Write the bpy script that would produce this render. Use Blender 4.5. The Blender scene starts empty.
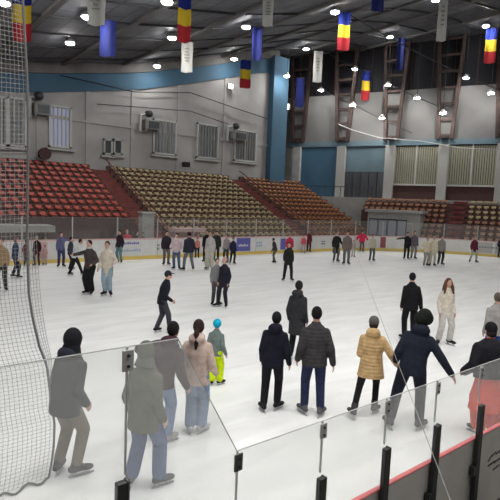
import bpy, bmesh, math, random
from mathutils import Vector, Matrix
random.seed(7)
R = math.radians
scn = bpy.context.scene
C = scn.collection

# ------------------------------------------------------------------ materials
def mat(name, col, rough=0.7, metal=0.0, spec=0.3, noise=0.0, nscale=8.0, bump=0.0, bscale=60.0, emit=0.0):
    m = bpy.data.materials.new(name); m.use_nodes = True
    nt = m.node_tree; b = nt.nodes['Principled BSDF']
    b.inputs['Base Color'].default_value = (*col, 1)
    b.inputs['Roughness'].default_value = rough
    b.inputs['Metallic'].default_value = metal
    b.inputs['Specular IOR Level'].default_value = spec
    if emit:
        b.inputs['Emission Color'].default_value = (1, .98, .95, 1)
        b.inputs['Emission Strength'].default_value = emit
    tc = nt.nodes.new('ShaderNodeTexCoord')
    if noise:
        n = nt.nodes.new('ShaderNodeTexNoise'); n.inputs['Scale'].default_value = nscale
        n.inputs['Detail'].default_value = 4
        nt.links.new(tc.outputs['Object'], n.inputs['Vector'])
        r = nt.nodes.new('ShaderNodeValToRGB')
        r.color_ramp.elements[0].position = .3; r.color_ramp.elements[1].position = .7
        r.color_ramp.elements[0].color = (*[c * (1 - noise) for c in col], 1)
        r.color_ramp.elements[1].color = (*[min(1, c * (1 + noise)) for c in col], 1)
        nt.links.new(n.outputs['Fac'], r.inputs['Fac'])
        nt.links.new(r.outputs['Color'], b.inputs['Base Color'])
    if bump:
        n2 = nt.nodes.new('ShaderNodeTexNoise'); n2.inputs['Scale'].default_value = bscale
        nt.links.new(tc.outputs['Object'], n2.inputs['Vector'])
        bp = nt.nodes.new('ShaderNodeBump'); bp.inputs['Strength'].default_value = bump
        bp.inputs['Distance'].default_value = .01
        nt.links.new(n2.outputs['Fac'], bp.inputs['Height'])
        nt.links.new(bp.outputs['Normal'], b.inputs['Normal'])
    return m

_fab = {}
def fabric(col, quilt=False):
    k = (tuple(round(c, 3) for c in col), quilt)
    if k in _fab: return _fab[k]
    m = mat('fabric', col, rough=.85, spec=.15, noise=.18, nscale=14, bump=.3, bscale=40)
    if quilt:
        nt = m.node_tree; b = nt.nodes['Principled BSDF']
        tc = nt.nodes.new('ShaderNodeTexCoord')
        w = nt.nodes.new('ShaderNodeTexWave'); w.bands_direction = 'Z'; w.inputs['Scale'].default_value = 5.5
        w.inputs['Distortion'].default_value = 1.2; w.inputs['Detail Scale'].default_value = 3
        nt.links.new(tc.outputs['Object'], w.inputs['Vector'])
        bp = nt.nodes.new('ShaderNodeBump'); bp.inputs['Strength'].default_value = .3; bp.inputs['Distance'].default_value = .015
        nt.links.new(w.outputs['Fac'], bp.inputs['Height']); nt.links.new(bp.outputs['Normal'], b.inputs['Normal'])
    _fab[k] = m
    return m

def glass_mat(name, veil, tint=(.985, .99, .985)):
    m = bpy.data.materials.new(name); m.use_nodes = True
    nt = m.node_tree; nt.nodes.remove(nt.nodes['Principled BSDF'])
    out = nt.nodes['Material Output']
    tr = nt.nodes.new('ShaderNodeBsdfTransparent'); tr.inputs[0].default_value = (*tint, 1)
    df = nt.nodes.new('ShaderNodeBsdfDiffuse'); df.inputs[0].default_value = (.97, .98, .97, 1)
    tl = nt.nodes.new('ShaderNodeBsdfTranslucent'); tl.inputs[0].default_value = (.97, .98, .97, 1)
    gl = nt.nodes.new('ShaderNodeBsdfGlossy'); gl.inputs['Roughness'].default_value = .05
    m0 = nt.nodes.new('ShaderNodeMixShader'); m0.inputs[0].default_value = .5
    nt.links.new(df.outputs[0], m0.inputs[1]); nt.links.new(tl.outputs[0], m0.inputs[2])
    m1 = nt.nodes.new('ShaderNodeMixShader'); m1.inputs[0].default_value = veil
    nt.links.new(tr.outputs[0], m1.inputs[1]); nt.links.new(m0.outputs[0], m1.inputs[2])
    m2 = nt.nodes.new('ShaderNodeMixShader')
    m2.inputs[0].default_value = .025
    nt.links.new(m1.outputs[0], m2.inputs[1]); nt.links.new(gl.outputs[0], m2.inputs[2])
    nt.links.new(m2.outputs[0], out.inputs['Surface'])
    return m

M = {}
M['white'] = mat('white_paint', (.34, .34, .325), .6, noise=.05)
M['wall'] = mat('wall_plaster', (.33, .325, .32), .9, noise=.12, nscale=.6)
M['walllow'] = mat('wall_concrete_white', (.36, .36, .345), .9, noise=.12, nscale=1.5)
M['concrete'] = mat('concrete', (.13, .125, .12), .9, noise=.2, nscale=1.0)
M['bluepaint'] = mat('blue_paint', (.045, .105, .165), .7, noise=.1, nscale=.5)
M['lightblue'] = mat('pale_blue_paint', (.10, .15, .18), .7, noise=.1, nscale=.8)
M['dark'] = mat('dark_panel', (.012, .012, .016), .8)
M['brownpanel'] = mat('brown_panel', (.06, .03, .028), .8, noise=.2)
M['clad'] = mat('upper_cladding', (.14, .138, .134), .85, noise=.1, nscale=.5)
M['rust'] = mat('rust_brown_steel', (.045, .028, .024), .7, noise=.3, nscale=3)
M['steel'] = mat('dark_steel', (.05, .05, .055), .5, metal=.3)
M['grey'] = mat('grey_steel', (.42, .42, .41), .5, metal=.2)
M['cable'] = mat('cable_black', (.03, .03, .03), .7)
M['postblk'] = mat('black_rubber_post', (.018, .020, .019), .4, spec=.5)
M['postgrey'] = mat('anodised_edge', (.10, .105, .10), .4, metal=.5)
M['redcap'] = mat('red_cap_plastic', (.55, .16, .16), .6)
M['boardout'] = mat('board_outer_taupe', (.40, .39, .36), .7, noise=.08, nscale=3)
M['boardwhite'] = mat('board_white', (.68, .68, .66), .5, noise=.06, nscale=2)
M['yellow'] = mat('yellow_kick_plate', (.72, .55, .16), .5)
M['terrace'] = mat('terrace_dark', (.10, .055, .05), .9, noise=.25, nscale=1)
M['stair'] = mat('stair_dull_red', (.17, .055, .05), .9, noise=.25, nscale=2)
M['redwall'] = mat('stand_front_dull_red', (.24, .13, .12), .9, noise=.25, nscale=1.5)
M['glass'] = glass_mat('scuffed_glass', .15)
M['farglass'] = glass_mat('far_glass', .05)
M['netm'] = mat('net_cord', (.30, .30, .29), .9)
M['rope'] = mat('net_border_rope', (.14, .14, .14), .9)
M['lamp'] = mat('lamp_diffuser', (.9, .9, .9), .5, emit=170.0)
M['lamph'] = mat('lamp_housing', (.35, .35, .36), .5, metal=.3)
M['blade'] = mat('skate_steel', (.6, .6, .62), .3, metal=.9)
M['skin'] = mat('skin', (.55, .33, .25), .6, noise=.05)
M['eye'] = mat('eye_dark', (.03, .02, .02), .3)
M['mouth'] = mat('mouth_red', (.4, .1, .1), .5)
M['winpane'] = mat('window_pane_pale', (.30, .33, .40), .3, spec=.5)
M['winblue'] = mat('window_pane_blue', (.46, .52, .72), .3, spec=.5)
M['windark'] = mat('window_pane_dark', (.06, .065, .075), .2, spec=.6)
M['curtain'] = mat('grey_curtain', (.20, .20, .19), .9, noise=.1)
M['cream'] = mat('cream_slats', (.24, .235, .18), .8, noise=.1)
M['fblue'] = mat('flag_blue', (.01, .022, .19), .8); M['fyel'] = mat('flag_yellow', (.62, .44, .025), .8)
M['fred'] = mat('flag_red', (.38, .02, .03), .8); M['fnavy'] = mat('banner_blue', (.008, .014, .11), .8, noise=.3, nscale=3)
M['fwhite'] = mat('banner_white', (.45, .45, .43), .8); M['fgrey'] = mat('banner_print_grey', (.22, .22, .2), .8)
M['seatred'] = mat('seat_red', (.42, .085, .06), .45, spec=.5)
M['seatyel'] = mat('seat_cream_yellow', (.40, .32, .18), .45, spec=.5)
M['seatora'] = mat('seat_orange', (.30, .125, .045), .45, spec=.5)
M['seatpea'] = mat('seat_faded_orange', (.32, .155, .09), .45, spec=.5)
M['adblue'] = mat('advert_purple_blue', (.13, .13, .42), .5); M['adpink'] = mat('advert_pale_pink', (.62, .42, .42), .5)
M['admar'] = mat('advert_maroon', (.28, .08, .10), .5); M['adlb'] = mat('advert_pale_blue', (.35, .45, .6), .5)
M['adgrey'] = mat('advert_grey', (.22, .22, .25), .5)
M['blackbag'] = mat('black_nylon', (.012, .012, .013), .8)

# ice: pale, softly glossy, with scuffs
ice = mat('ice', (.80, .81, .80), rough=.38, spec=.35)
nt = ice.node_tree; b = nt.nodes['Principled BSDF']
tc = nt.nodes.new('ShaderNodeTexCoord')
mp = nt.nodes.new('ShaderNodeMapping'); mp.inputs['Scale'].default_value = (.5, 2.2, 1); mp.inputs['Rotation'].default_value = (0, 0, R(-25))
nt.links.new(tc.outputs['Object'], mp.inputs['Vector'])
n1 = nt.nodes.new('ShaderNodeTexNoise'); n1.inputs['Scale'].default_value = 1.0; n1.inputs['Detail'].default_value = 8; n1.inputs['Distortion'].default_value = .8
nt.links.new(mp.outputs[0], n1.inputs['Vector'])
rp = nt.nodes.new('ShaderNodeValToRGB'); rp.color_ramp.elements[0].position = .25; rp.color_ramp.elements[1].position = .62
rp.color_ramp.elements[0].color = (.70, .71, .705, 1); rp.color_ramp.elements[1].color = (.84, .85, .845, 1)
nt.links.new(n1.outputs['Fac'], rp.inputs['Fac']); nt.links.new(rp.outputs[0], b.inputs['Base Color'])
M['ice'] = ice

# ceiling: grey sheets with seams
cm = mat('ceiling_sheets', (.2, .2, .22), .8)
nt = cm.node_tree; b = nt.nodes['Principled BSDF']
tc = nt.nodes.new('ShaderNodeTexCoord'); br = nt.nodes.new('ShaderNodeTexBrick')
br.inputs['Scale'].default_value = .22; br.inputs['Mortar Size'].default_value = .008; br.inputs['Mortar Smooth'].default_value = .6
br.inputs['Color1'].default_value = (.185, .195, .22, 1); br.inputs['Color2'].default_value = (.235, .245, .27, 1); br.inputs['Mortar'].default_value = (.07, .075, .085, 1)
mp = nt.nodes.new('ShaderNodeMapping'); mp.inputs['Rotation'].default_value = (0, 0, R(90))
nt.links.new(tc.outputs['Object'], mp.inputs[0]); nt.links.new(mp.outputs[0], br.inputs['Vector'])
nz = nt.nodes.new('ShaderNodeTexNoise'); nz.inputs['Scale'].default_value = .8; nz.inputs['Detail'].default_value = 6
nt.links.new(tc.outputs['Object'], nz.inputs['Vector'])
mx = nt.nodes.new('ShaderNodeMix'); mx.data_type = 'RGBA'; mx.blend_type = 'MULTIPLY'; mx.inputs['Factor'].default_value = .7
nt.links.new(br.outputs['Color'], mx.inputs[6]); nt.links.new(nz.outputs['Fac'], mx.inputs[7])
nt.links.new(mx.outputs[2], b.inputs['Base Color'])
M['ceil'] = cm

# ------------------------------------------------------------------ object helpers
def link(name, me, m=None, parent=None):
    o = bpy.data.objects.new(name, me); C.objects.link(o)
    if m is not None:
        for mm in (m if isinstance(m, (list, tuple)) else [m]): me.materials.append(mm)
    if parent: o.parent = parent
    return o
def tag(o, label=None, cat=None, group=None, kind=None):
    if label: o['label'] = label
    if cat: o['category'] = cat
    if group: o['group'] = group
    if kind: o['kind'] = kind
    return o
def thing(name, label, cat, loc=(0, 0, 0), rz=0, group=None):
    o = bpy.data.objects.new(name, None); C.objects.link(o); o.empty_display_size = .2
    o.location = loc; o.rotation_euler = (0, 0, rz)
    return tag(o, label, cat, group)

class MB:
    """mesh collector"""
    def __init__(s): s.v = []; s.f = []; s.mi = []; s.cur = 0
    def add(s, vs, fs):
        o = len(s.v); s.v += [tuple(v) for v in vs]
        for f in fs: s.f.append([i + o for i in f]); s.mi.append(s.cur)
    def box(s, c, size, rz=0, M4=None):
        hx, hy, hz = size[0] / 2, size[1] / 2, size[2] / 2
        cs, sn = math.cos(rz), math.sin(rz)
        vs = []
        for x, y, z in [(-1,-1,-1),(1,-1,-1),(1,1,-1),(-1,1,-1),(-1,-1,1),(1,-1,1),(1,1,1),(-1,1,1)]:
            p = Vector((x*hx*cs - y*hy*sn, x*hx*sn + y*hy*cs, z*hz))
            if M4: p = M4 @ p
            vs.append((p[0]+c[0], p[1]+c[1], p[2]+c[2]))
        s.add(vs, [(0,3,2,1),(4,5,6,7),(0,1,5,4),(1,2,6,5),(2,3,7,6),(3,0,4,7)])
        return s
    def hexa(s, p):   # 8 points bottom 4, top 4
        s.add(p, [(0,3,2,1),(4,5,6,7),(0,1,5,4),(1,2,6,5),(2,3,7,6),(3,0,4,7)]); return s
    def bar(s, a, b, w, h=None, up=Vector((0,0,1))):
        a = Vector(a); b = Vector(b); h = h or w
        d = (b-a).normalized()
        if abs(d.dot(up)) > .98: up = Vector((1,0,0))
        x = d.cross(up).normalized(); y = x.cross(d).normalized()
        P = []
        for q in (a, b):
            for i, j in ((-1,-1),(1,-1),(1,1),(-1,1)): P.append(q + x*i*w/2 + y*j*h/2)
        s.add(P, [(0,3,2,1),(4,5,6,7),(0,1,5,4),(1,2,6,5),(2,3,7,6),(3,0,4,7)]); return s
    def tube(s, pts, r, n=6, side=None, cap=True):
        """pts: vectors, r: number/list of radii or (rx,ry) pairs"""
        pts = [Vector(p) for p in pts]; k = len(pts)
        rr = r if isinstance(r, (list, tuple)) else [r]*k
        rings = []
        lastx = None
        for i, p in enumerate(pts):
            d = (pts[min(i+1,k-1)] - pts[max(i-1,0)]).normalized()
            if side is not None: x = Vector(side)
            elif lastx is not None: x = lastx
            else: x = Vector((1,0,0)) if abs(d.x) < .8 else Vector((0,1,0))
            x = (x - d*x.dot(d)).normalized(); lastx = x; y = d.cross(x).normalized()
            q = rr[i]; rx, ry = (q if isinstance(q, (list, tuple)) else (q, q))
            rings.append([p + x*math.cos(2*math.pi*j/n)*rx + y*math.sin(2*math.pi*j/n)*ry for j in range(n)])
        vs = [v for g in rings for v in g]; fs = []
        for i in range(k-1):
            for j in range(n):
                a = i*n+j; b2 = i*n+(j+1)%n
                fs.append((a, b2, b2+n, a+n))
        if cap: fs += [tuple(reversed(range(n))), tuple(range((k-1)*n, k*n))]
        s.add(vs, fs); return s
    def cone(s, a, b, ra, rb, n=12):   # limb piece with rounded ends
        a = Vector(a); b = Vector(b); d = (b-a).normalized()
        return s.tube([a-d*ra*.85, a-d*ra*.5, a, b, b+d*rb*.5, b+d*rb*.85], [ra*.5, ra*.86, ra, rb, rb*.86, rb*.5], n)
    def ell(s, c, r, M3=None, n=14, m=9):
        c = Vector(c); vs = []; fs = []
        def P(x, y, z):
            v = Vector((x*r[0], y*r[1], z*r[2]))
            if M3 is not None: v = M3 @ v
            return c + v
        vs.append(P(0,0,-1))
        for i in range(1, m):
            t = -math.pi/2 + math.pi*i/m
            for j in range(n):
                a = 2*math.pi*j/n; vs.append(P(math.cos(t)*math.cos(a), math.cos(t)*math.sin(a), math.sin(t)))
        vs.append(P(0,0,1)); L = len(vs)-1
        for j in range(n): fs.append((0, 1+(j+1)%n, 1+j)); fs.append((L, L-n+j, L-n+(j+1)%n))
        for i in range(m-2):
            for j in range(n):
                a = 1+i*n+j; b2 = 1+i*n+(j+1)%n; fs.append((a, b2, b2+n, a+n))
        s.add(vs, fs); return s
    def mesh(s, name, smooth=False):
        me = bpy.data.meshes.new(name); me.from_pydata(s.v, [], s.f)
        if any(s.mi): me.polygons.foreach_set('material_index', s.mi)
        if smooth: me.polygons.foreach_set('use_smooth', [True]*len(me.polygons))
        me.update(); return me
    def build(s, name, m, parent=None, smooth=False, bevel=0):
        o = link(name, s.mesh(name, smooth), m, parent)
        if bevel:
            md = o.modifiers.new('bevel', 'BEVEL'); md.width = bevel; md.segments = 2; md.limit_method = 'ANGLE'
        return o

def struct(o): o['kind'] = 'structure'; return o

# ------------------------------------------------------------------ camera
FWD = Vector((.628, .779, 0)).normalized(); RGT = Vector((FWD.y, -FWD.x, 0))
H = 3.4; F = 500.0
pitch = math.atan(48/F); roll = math.atan(.04)
f_ = (FWD*math.cos(pitch) - Vector((0,0,1))*math.sin(pitch)).normalized()
u_ = (FWD*math.sin(pitch) + Vector((0,0,1))*math.cos(pitch)).normalized()
r_ = RGT*math.cos(roll) + u_*math.sin(roll)
u2 = u_*math.cos(roll) - RGT*math.sin(roll)
cam = bpy.data.cameras.new('camera'); co = bpy.data.objects.new('camera', cam); C.objects.link(co)
co.matrix_world = Matrix(((r_.x, u2.x, -f_.x, 0), (r_.y, u2.y, -f_.y, 0), (r_.z, u2.z, -f_.z, H), (0, 0, 0, 1)))
cam.sensor_width = 36; cam.lens = 36*F/500; cam.clip_end = 300; cam.clip_start = .05
scn.camera = co
CP = Vector((0, 0, H))
def ray(px, py): return (f_*F + r_*(px-250) + u2*(250-py))/F
def hitz(px, py, z=0):
    d = ray(px, py); return CP + d*((z-H)/d.z)
def hitp(px, py, p0, n):
    d = ray(px, py); return CP + d*((Vector(p0)-CP).dot(n)/d.dot(n))
def hitv(px, py, v): return hitp(px, py, (0, v, 0), Vector((0, 1, 0)))
def hitY(px, py, Y):
    d = ray(px, py); return CP + d*(Y/(d.x*FWD.x + d.y*FWD.y))

# ------------------------------------------------------------------ room shell
VN, VF = 2.49, 25.2          # near and far boards
VW = 37.5                    # long wall behind the stand
prof = [(-24, 9.6), (-10, 10.2), (0, 11.1), (9.8, 12.27), (17.9, 13.8), (24, 15.5), (30.5, 17.5), (37, 18.7), (46, 19.0), (70, 19.1)]
def zc(u):
    for (a, za), (b2, zb) in zip(prof, prof[1:]):
        if u <= b2: return za + (zb-za)*(u-a)/(b2-a)
    return prof[-1][1]
# right wall frame
W0 = Vector((36.7, 39.8, 0)); WD = Vector((.385, -.924, 0)).normalized(); WN = Vector((-WD.y*-1, 0, 0))
WN = Vector((WD.y, -WD.x, 0))           # towards the rink
WR = math.atan2(WD.y, WD.x)
def W(t, q, z): return W0 + WD*t + WN*q + Vector((0, 0, z))
def hitW(px, py, q=0): 
    return hitp(px, py, W(0, q, 0), WN)
def tW(p): return (Vector((p.x, p.y, 0)) - W0).dot(WD)

m = MB(); m.add([(-24,-8,-.12),(75,-8,-.12),(75,46,-.12),(-24,46,-.12)], [(0,1,2,3)])
m.add([(-24,-8,-.3),(75,-8,-.3),(75,46,-.3),(-24,46,-.3)], [(3,2,1,0)])
struct(m.build('floor_concrete', M['concrete']))
# ice outline
UE, RC = 27.5, 11.2
arc = []
def outline(v0, v1, ue, r, n=14):
    P = [(-22, v1)]
    for i in range(n+1):
        a = math.pi/2 - math.pi/2*i/n; P.append((ue + r*math.cos(a), v1-r + r*math.sin(a)))
    for i in range(n+1):
        a = -math.pi/2*i/n; P.append((ue + r*math.cos(a), v0+r + r*math.sin(a)))
    P.append((-22, v0)); return P
OUT = outline(VN+.06, VF, UE, RC)
m = MB(); n = len(OUT)
m.add([(x, y, 0) for x, y in OUT] + [(x, y, -.1) for x, y in OUT], [tuple(reversed(range(n)))] + [(i, (i+1) % n, (i+1) % n+n, i+n) for i in range(n)])
struct(m.build('floor_ice', M['ice']))

us = [-24+i*1.5 for i in range(63)] + [70]
m = MB()
for a, b2 in zip(us, us[1:]):
    y0, y1 = -8, 46
    m.hexa([(a,y0,zc(a)),(b2,y0,zc(b2)),(b2,y1,zc(b2)),(a,y1,zc(a)),(a,y0,zc(a)+.3),(b2,y0,zc(b2)+.3),(b2,y1,zc(b2)+.3),(a,y1,zc(a)+.3)])
struct(m.build('ceiling', M['ceil']))

m = MB()
for i in range(16):
    v = -6+i*3.2
    for a, b2 in zip(us[::3], us[3::3]): m.bar((a, v, zc(a)-.06), (b2, v, zc(b2)-.06), .09, .12)
struct(m.build('trim_50', M['steel']))
m = MB()
for i in range(15):
    u = -20+i*4.6; m.bar((u, -8, zc(u)-.1), (u, 46, zc(u)-.1), .22, .2)
struct(m.build('trim_51', M['clad']))
def wallstrip(name, u0, u1, y, th, f0, f1, mt, n=24):
    m = MB()
    for i in range(n):
        a = u0+(u1-u0)*i/n; b2 = u0+(u1-u0)*(i+1)/n
        m.hexa([(a,y,f0(a)),(b2,y,f0(b2)),(b2,y+th,f0(b2)),(a,y+th,f0(a)),(a,y,f1(a)),(b2,y,f1(b2)),(b2,y+th,f1(b2)),(a,y+th,f1(a))])
    return struct(m.build(name, mt))
ULE = hitv(276, 100, VW).x
wallstrip('wall_left', -24, ULE, VW, .4, lambda u: -.1, zc, M['wall'])
wallstrip('trim_1', -24, ULE, VW-.12, .12, lambda u: zc(u)-2.0, lambda u: zc(u)-.72, M['bluepaint'])
wallstrip('trim_2', -24, ULE, VW-.32, .32, lambda u: zc(u)-.72, lambda u: zc(u), M['concrete'])
ca = hitv(268.5, 100, VW).x; cb = hitv(283, 100, VW).x
m = MB(); m.box(((ca+cb)/2, VW-.1, 8.6), (cb-ca, 1.2, 17.3)); struct(m.build('trim_3', M['bluepaint']))
m = MB(); m.box(((-24+75)/2, -8.2, 10), (99, .4, 20.3)); struct(m.build('wall_back', M['wall']))
m = MB(); m.box((-24.2, 19, 5), (.4, 54, 10.2)); struct(m.build('wall_near_end', M['wall']))
m = MB(); m.box(((ULE+48)/2, 46.2, 9), (48-ULE, .4, 20)); struct(m.build('wall_recess', M['bluepaint']))
# right wall, layers bottom to top
def wbox(m, t0, t1, q0, q1, z0, z1):
    P = [W(t0,q0,z0), W(t1,q0,z0), W(t1,q1,z0), W(t0,q1,z0), W(t0,q0,z1), W(t1,q0,z1), W(t1,q1,z1), W(t0,q1,z1)]
    m.hexa(P); return m
TE = 54
ZCON = 4.25
zl0, zl1 = 9.3, 9.8      # lintel
m = wbox(MB(), -4, TE, -.4, 0, -.1, zl0); struct(m.build('wall_right', M['walllow']))
m = wbox(MB(), -4, TE, -.35, .25, zl0, zl1); struct(m.build('trim_4', M['lightblue']))
m = wbox(MB(), -4, TE, -.35, .0, zl1, 14.45); struct(m.build('wall_right_upper', M['clad']))
m = wbox(MB(), -4, TE, -.9, -.5, 14.45, 19.7); struct(m.build('wall_right_clerestory', M['dark']))
m = MB()
for k in range(30): wbox(m, -3+k*1.9, -2.9+k*1.9, -.5, -.42, 14.45, 19.7)
struct(m.build('trim_5', M['rust']))
# bays between columns
TC = [1.25+4.83*k for k in range(-1, 8)]
# columns
for k, t in enumerate(TC):
    if t < 0: continue
    m = wbox(MB(), t-.42, t+.42, .0, .55, ZCON if t < 30 else 0, zl0)
    struct(m.build('trim_%d' % (10+k), M['white'] if k > 1 else M['walllow']))
for k, (t0, t1) in enumerate(zip(TC, TC[1:])):
    a, b2 = t0+.42, t1-.42
    if k == 0: continue
    root = thing('window_%d' % (20+k), None, None); root['kind'] = 'structure'
    if k == 1:
        wbox(MB(), a, b2, 0, .1, ZCON, zl0).build('blue_panel', M['bluepaint'], root)
    elif k == 2:
        wbox(MB(), a, b2, 0, .1, 6.8, zl0).build('pale_blue_panel', M['lightblue'], root)
        wbox(MB(), a, b2, 0, .08, ZCON, 6.8).build('dark_glazing', M['windark'], root)
        m = MB()
        for j in range(6): wbox(m, a+(b2-a)*j/5-.04, a+(b2-a)*j/5+.04, .08, .16, ZCON, 6.8)
        m.build('glazing_bar', M['steel'], root)
    else:
        wbox(MB(), a, b2, 0, .06, ZCON, 5.6).build('brown_panel', M['brownpanel'], root)
        wbox(MB(), a, b2, 0, .05, 5.6, zl0).build('window_back', M['dark'], root)
        m = MB()
        for j in range(20):
            c = a+(b2-a)*(j+.5)/20
            wbox(m, c-.075, c+.075, .10, .14, 5.6, zl0-.1)
        m.build('slat_blind', M['cream'], root)
        m = MB()
        for j in (0, .5, 1): wbox(m, a+(b2-a)*j-.05, a+(b2-a)*j+.05, .05, .2, 5.6, zl0)
        wbox(m, a, b2, .05, .2, 5.55, 5.7); m.build('window_frame', M['grey'], root)

# concourse slab in front of right wall
QC = 1.9
m = wbox(MB(), -4, TE, 0, QC, -.1, ZCON); struct(m.build('wall_concourse', M['walllow']))

# ------------------------------------------------------------------ lattice columns on the right wall
for k, t in enumerate([x for x in TC if 0 < x < 24]):
    root = thing('lattice_column', ['brown steel lattice column nearest the blue corner column', 'second brown lattice column, above the narrow pillar beside the blue panel',
        'brown lattice column above the first tall white pillar', 'brown lattice column above the middle white pillar', 'rightmost brown lattice column at the edge of view'][k], 'column', W(t, .3, zl1), 0, 'lattice columns')
    iv = Matrix.Translation(-W(t, .3, zl1))
    def L(tt, q, z): return iv @ W(t+tt, q, z)
    zt = 19.2
    for sx in (-1, 1):
        MB().bar(L(sx*.55, .3, zl1), L(sx*1.1, .3, zt), .3, .35, up=WN).build('chord', M['rust'], root)
    for j in range(7):
        z = zl1+.3+j*1.42; w = .55+.55*(z-zl1)/(zt-zl1)
        MB().bar(L(-w, .3, z), L(w, .3, z), .22, .2, up=WN).build('rung', M['rust'], root)
    MB().bar(L(-1.5, .3, zt+.1), L(1.5, .3, zt+.1), .4, .45).build('head_beam', M['rust'], root)
    wbox(MB(), 0, 0, 0, 0, 0, 0)
    m = MB(); m.bar(L(0, .3, zl1), L(0, .3, zl1+.12), 1.6, .5, up=WD); m.build('base_plate', M['rust'], root)

# ------------------------------------------------------------------ windows and fittings of the left wall
def rectV(x0, y0, x1, y1, v):
    a = hitv((x0+x1)/2-(x1-x0)/2, (y0+y1)/2, v); b2 = hitv(x1, (y0+y1)/2, v)
    zt = hitv((x0+x1)/2, y0, v).z; zb = hitv((x0+x1)/2, y1, v).z
    return a.x, b2.x, zb, zt
def wall_window(i, x0, y0, x1, y1, pm, nb, curtain=False):
    ua, ub, zb, zt = rectV(x0, y0, x1, y1, VW)
    root = thing('window_%d' % i, None, None, ((ua+ub)/2, VW, zb)); root['kind'] = 'structure'
    w = ub-ua; h = zt-zb
    MB().box((0, -.03, h/2), (w, .06, h)).build('pane', pm, root)
    m = MB()
    for sx in (-1, 1): m.box((sx*w/2, -.1, h/2), (.14, .2, h+.14))
    for z in (0, h): m.box((0, -.1, z), (w+.14, .2, .14))
    for j in range(1, nb): m.box((-w/2+w*j/nb, -.08, h/2), (.07, .12, h))
    m.build('window_frame', M['grey'] if pm != M['windark'] else M['white'], root)
    MB().box((0, -.16, -.2), (w+.5, .36, .16)).build('window_sill', M['white'], root)
    if curtain:
        m = MB()
        for j in range(int(w/.3)):
            m.tube([(-w/2+.2+j*.3, -.14, .1), (-w/2+.2+j*.3, -.14, h-.05)], .09, 6)
        m.build('curtain', M['curtain'], root)
wall_window(1, -14, 97, 6, 145, M['winpane'], 4, True)
wall_window(2, 8, 99, 25, 146, M['winpane'], 3, True)
wall_window(3, 49, 107, 70, 147, M['winblue'], 5)
wall_window(4, 103.5, 140, 111, 154, M['windark'], 1)
wall_window(5, 113.5, 140, 121, 154, M['windark'], 1)
wall_window(6, 153, 121, 175, 154, M['winpane'], 4, True)
wall_window(7, 196.5, 125, 217, 158, M['winpane'], 2, True)
wall_window(8, 234, 131, 255, 161, M['winpane'], 2, True)
# pilasters
for i, px in enumerate([-25, 39, 88, 133, 179, 225]):
    u = hitv(px, 120, VW).x
    MB().box((u, VW-.04, (zc(u)-2.0)/2+2.6), (.4, .08, zc(u)-2.0-5.2)).build('trim_%d' % (30+i), M['wall'])['kind'] = 'structure'
MB().box(((-24+ULE)/2, VW-.06, 8.9), (24+ULE, .12, .22)).build('trim_40', M['wall'])['kind'] = 'structure'
# air conditioners
def ac(x0, y0, x1, y1, lab):
    ua, ub, zb, zt = rectV(x0, y0, x1, y1, VW); w = ub-ua; h = zt-zb
    root = thing('air_conditioner', lab, 'air conditioner', ((ua+ub)/2, VW-.5, zb), 0, 'air conditioners on the long wall')
    MB().box((0, 0, h*.45), (w*.62, .7, h*.6)).build('casing', M['curtain'], root, bevel=.04)
    MB().box((w*.04, -.37, h*.45), (w*.42, .06, h*.42)).build('fan_grille', M['windark'], root)
    MB().tube([(-w*.42, .1, 0), (-w*.42, .1, h*1.0), (-w*.1, .1, h*1.15)], .14, 8).build('duct', M['grey'], root)
    MB().ell((-w*.1, 0, h*1.15), (.34, .34, .3)).build('duct_cap', M['steel'], root, smooth=True)
    for s in (-1, 1): MB().bar((s*w*.25, .48, 0), (s*w*.25, -.3, h*.12), .07).build('bracket', M['grey'], root)
ac(26, 100, 52, 119, 'air conditioner with bent duct on the long wall left of the bluish window')
ac(136, 117, 160, 133, 'air conditioner with bent duct on the long wall at the middle curtained window')
ac(223, 129, 246, 143, 'air conditioner on the long wall at the window nearest the blue corner')
def small(px, py, v, name, lab, cat, size, mt, part=None):
    p = hitv(px, py, v)
    r = thing(name, lab, cat, p)
    MB().box((0, 0, 0), size).build('body', mt, r, bevel=.03)
    MB().box((0, .3, .1), (.08, VW-v, .08)).build('bracket', M['steel'], r)
    return r, p
r1, _ = small(230, 86.5, VW-.35, 'floodlight', 'small lit floodlight high on the long wall under the blue band', 'floodlight', (.5, .25, .45), M['lamph'])
MB().box((0, -.14, 0), (.42, .03, .37)).build('lens', mat('floodlight_lens', (.9,.9,.9), emit=6), r1)
r2, _ = small(186, 164.5, VW-.6, 'loudspeaker', 'small black box speaker on the long wall above the yellow seats', 'loudspeaker', (.55, .5, .4), M['dark'])
r3, _ = small(43, 154, VW-.5, 'ventilator', 'round dark ventilator low on the long wall above the red seats', 'ventilator', (.5, .6, .5), M['brownpanel'])
MB().tube([(0, -.32, 0), (0, -.55, 0)], .42, 16).build('fan_drum', M['brownpanel'], r3)
p = hitW(287.5, 107, 1.2)
r4 = thing('floodlight', 'bright floodlight on the recessed wall right of the blue corner column', 'floodlight', p, WR)
MB().box((0, 0, 0), (.5, .25, .6)).build('body', M['lamph'], r4)
MB().box((0, -.14, 0), (.42, .03, .5)).build('lens', mat('floodlight_lens', (.9,.9,.9), emit=5), r4)

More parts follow.
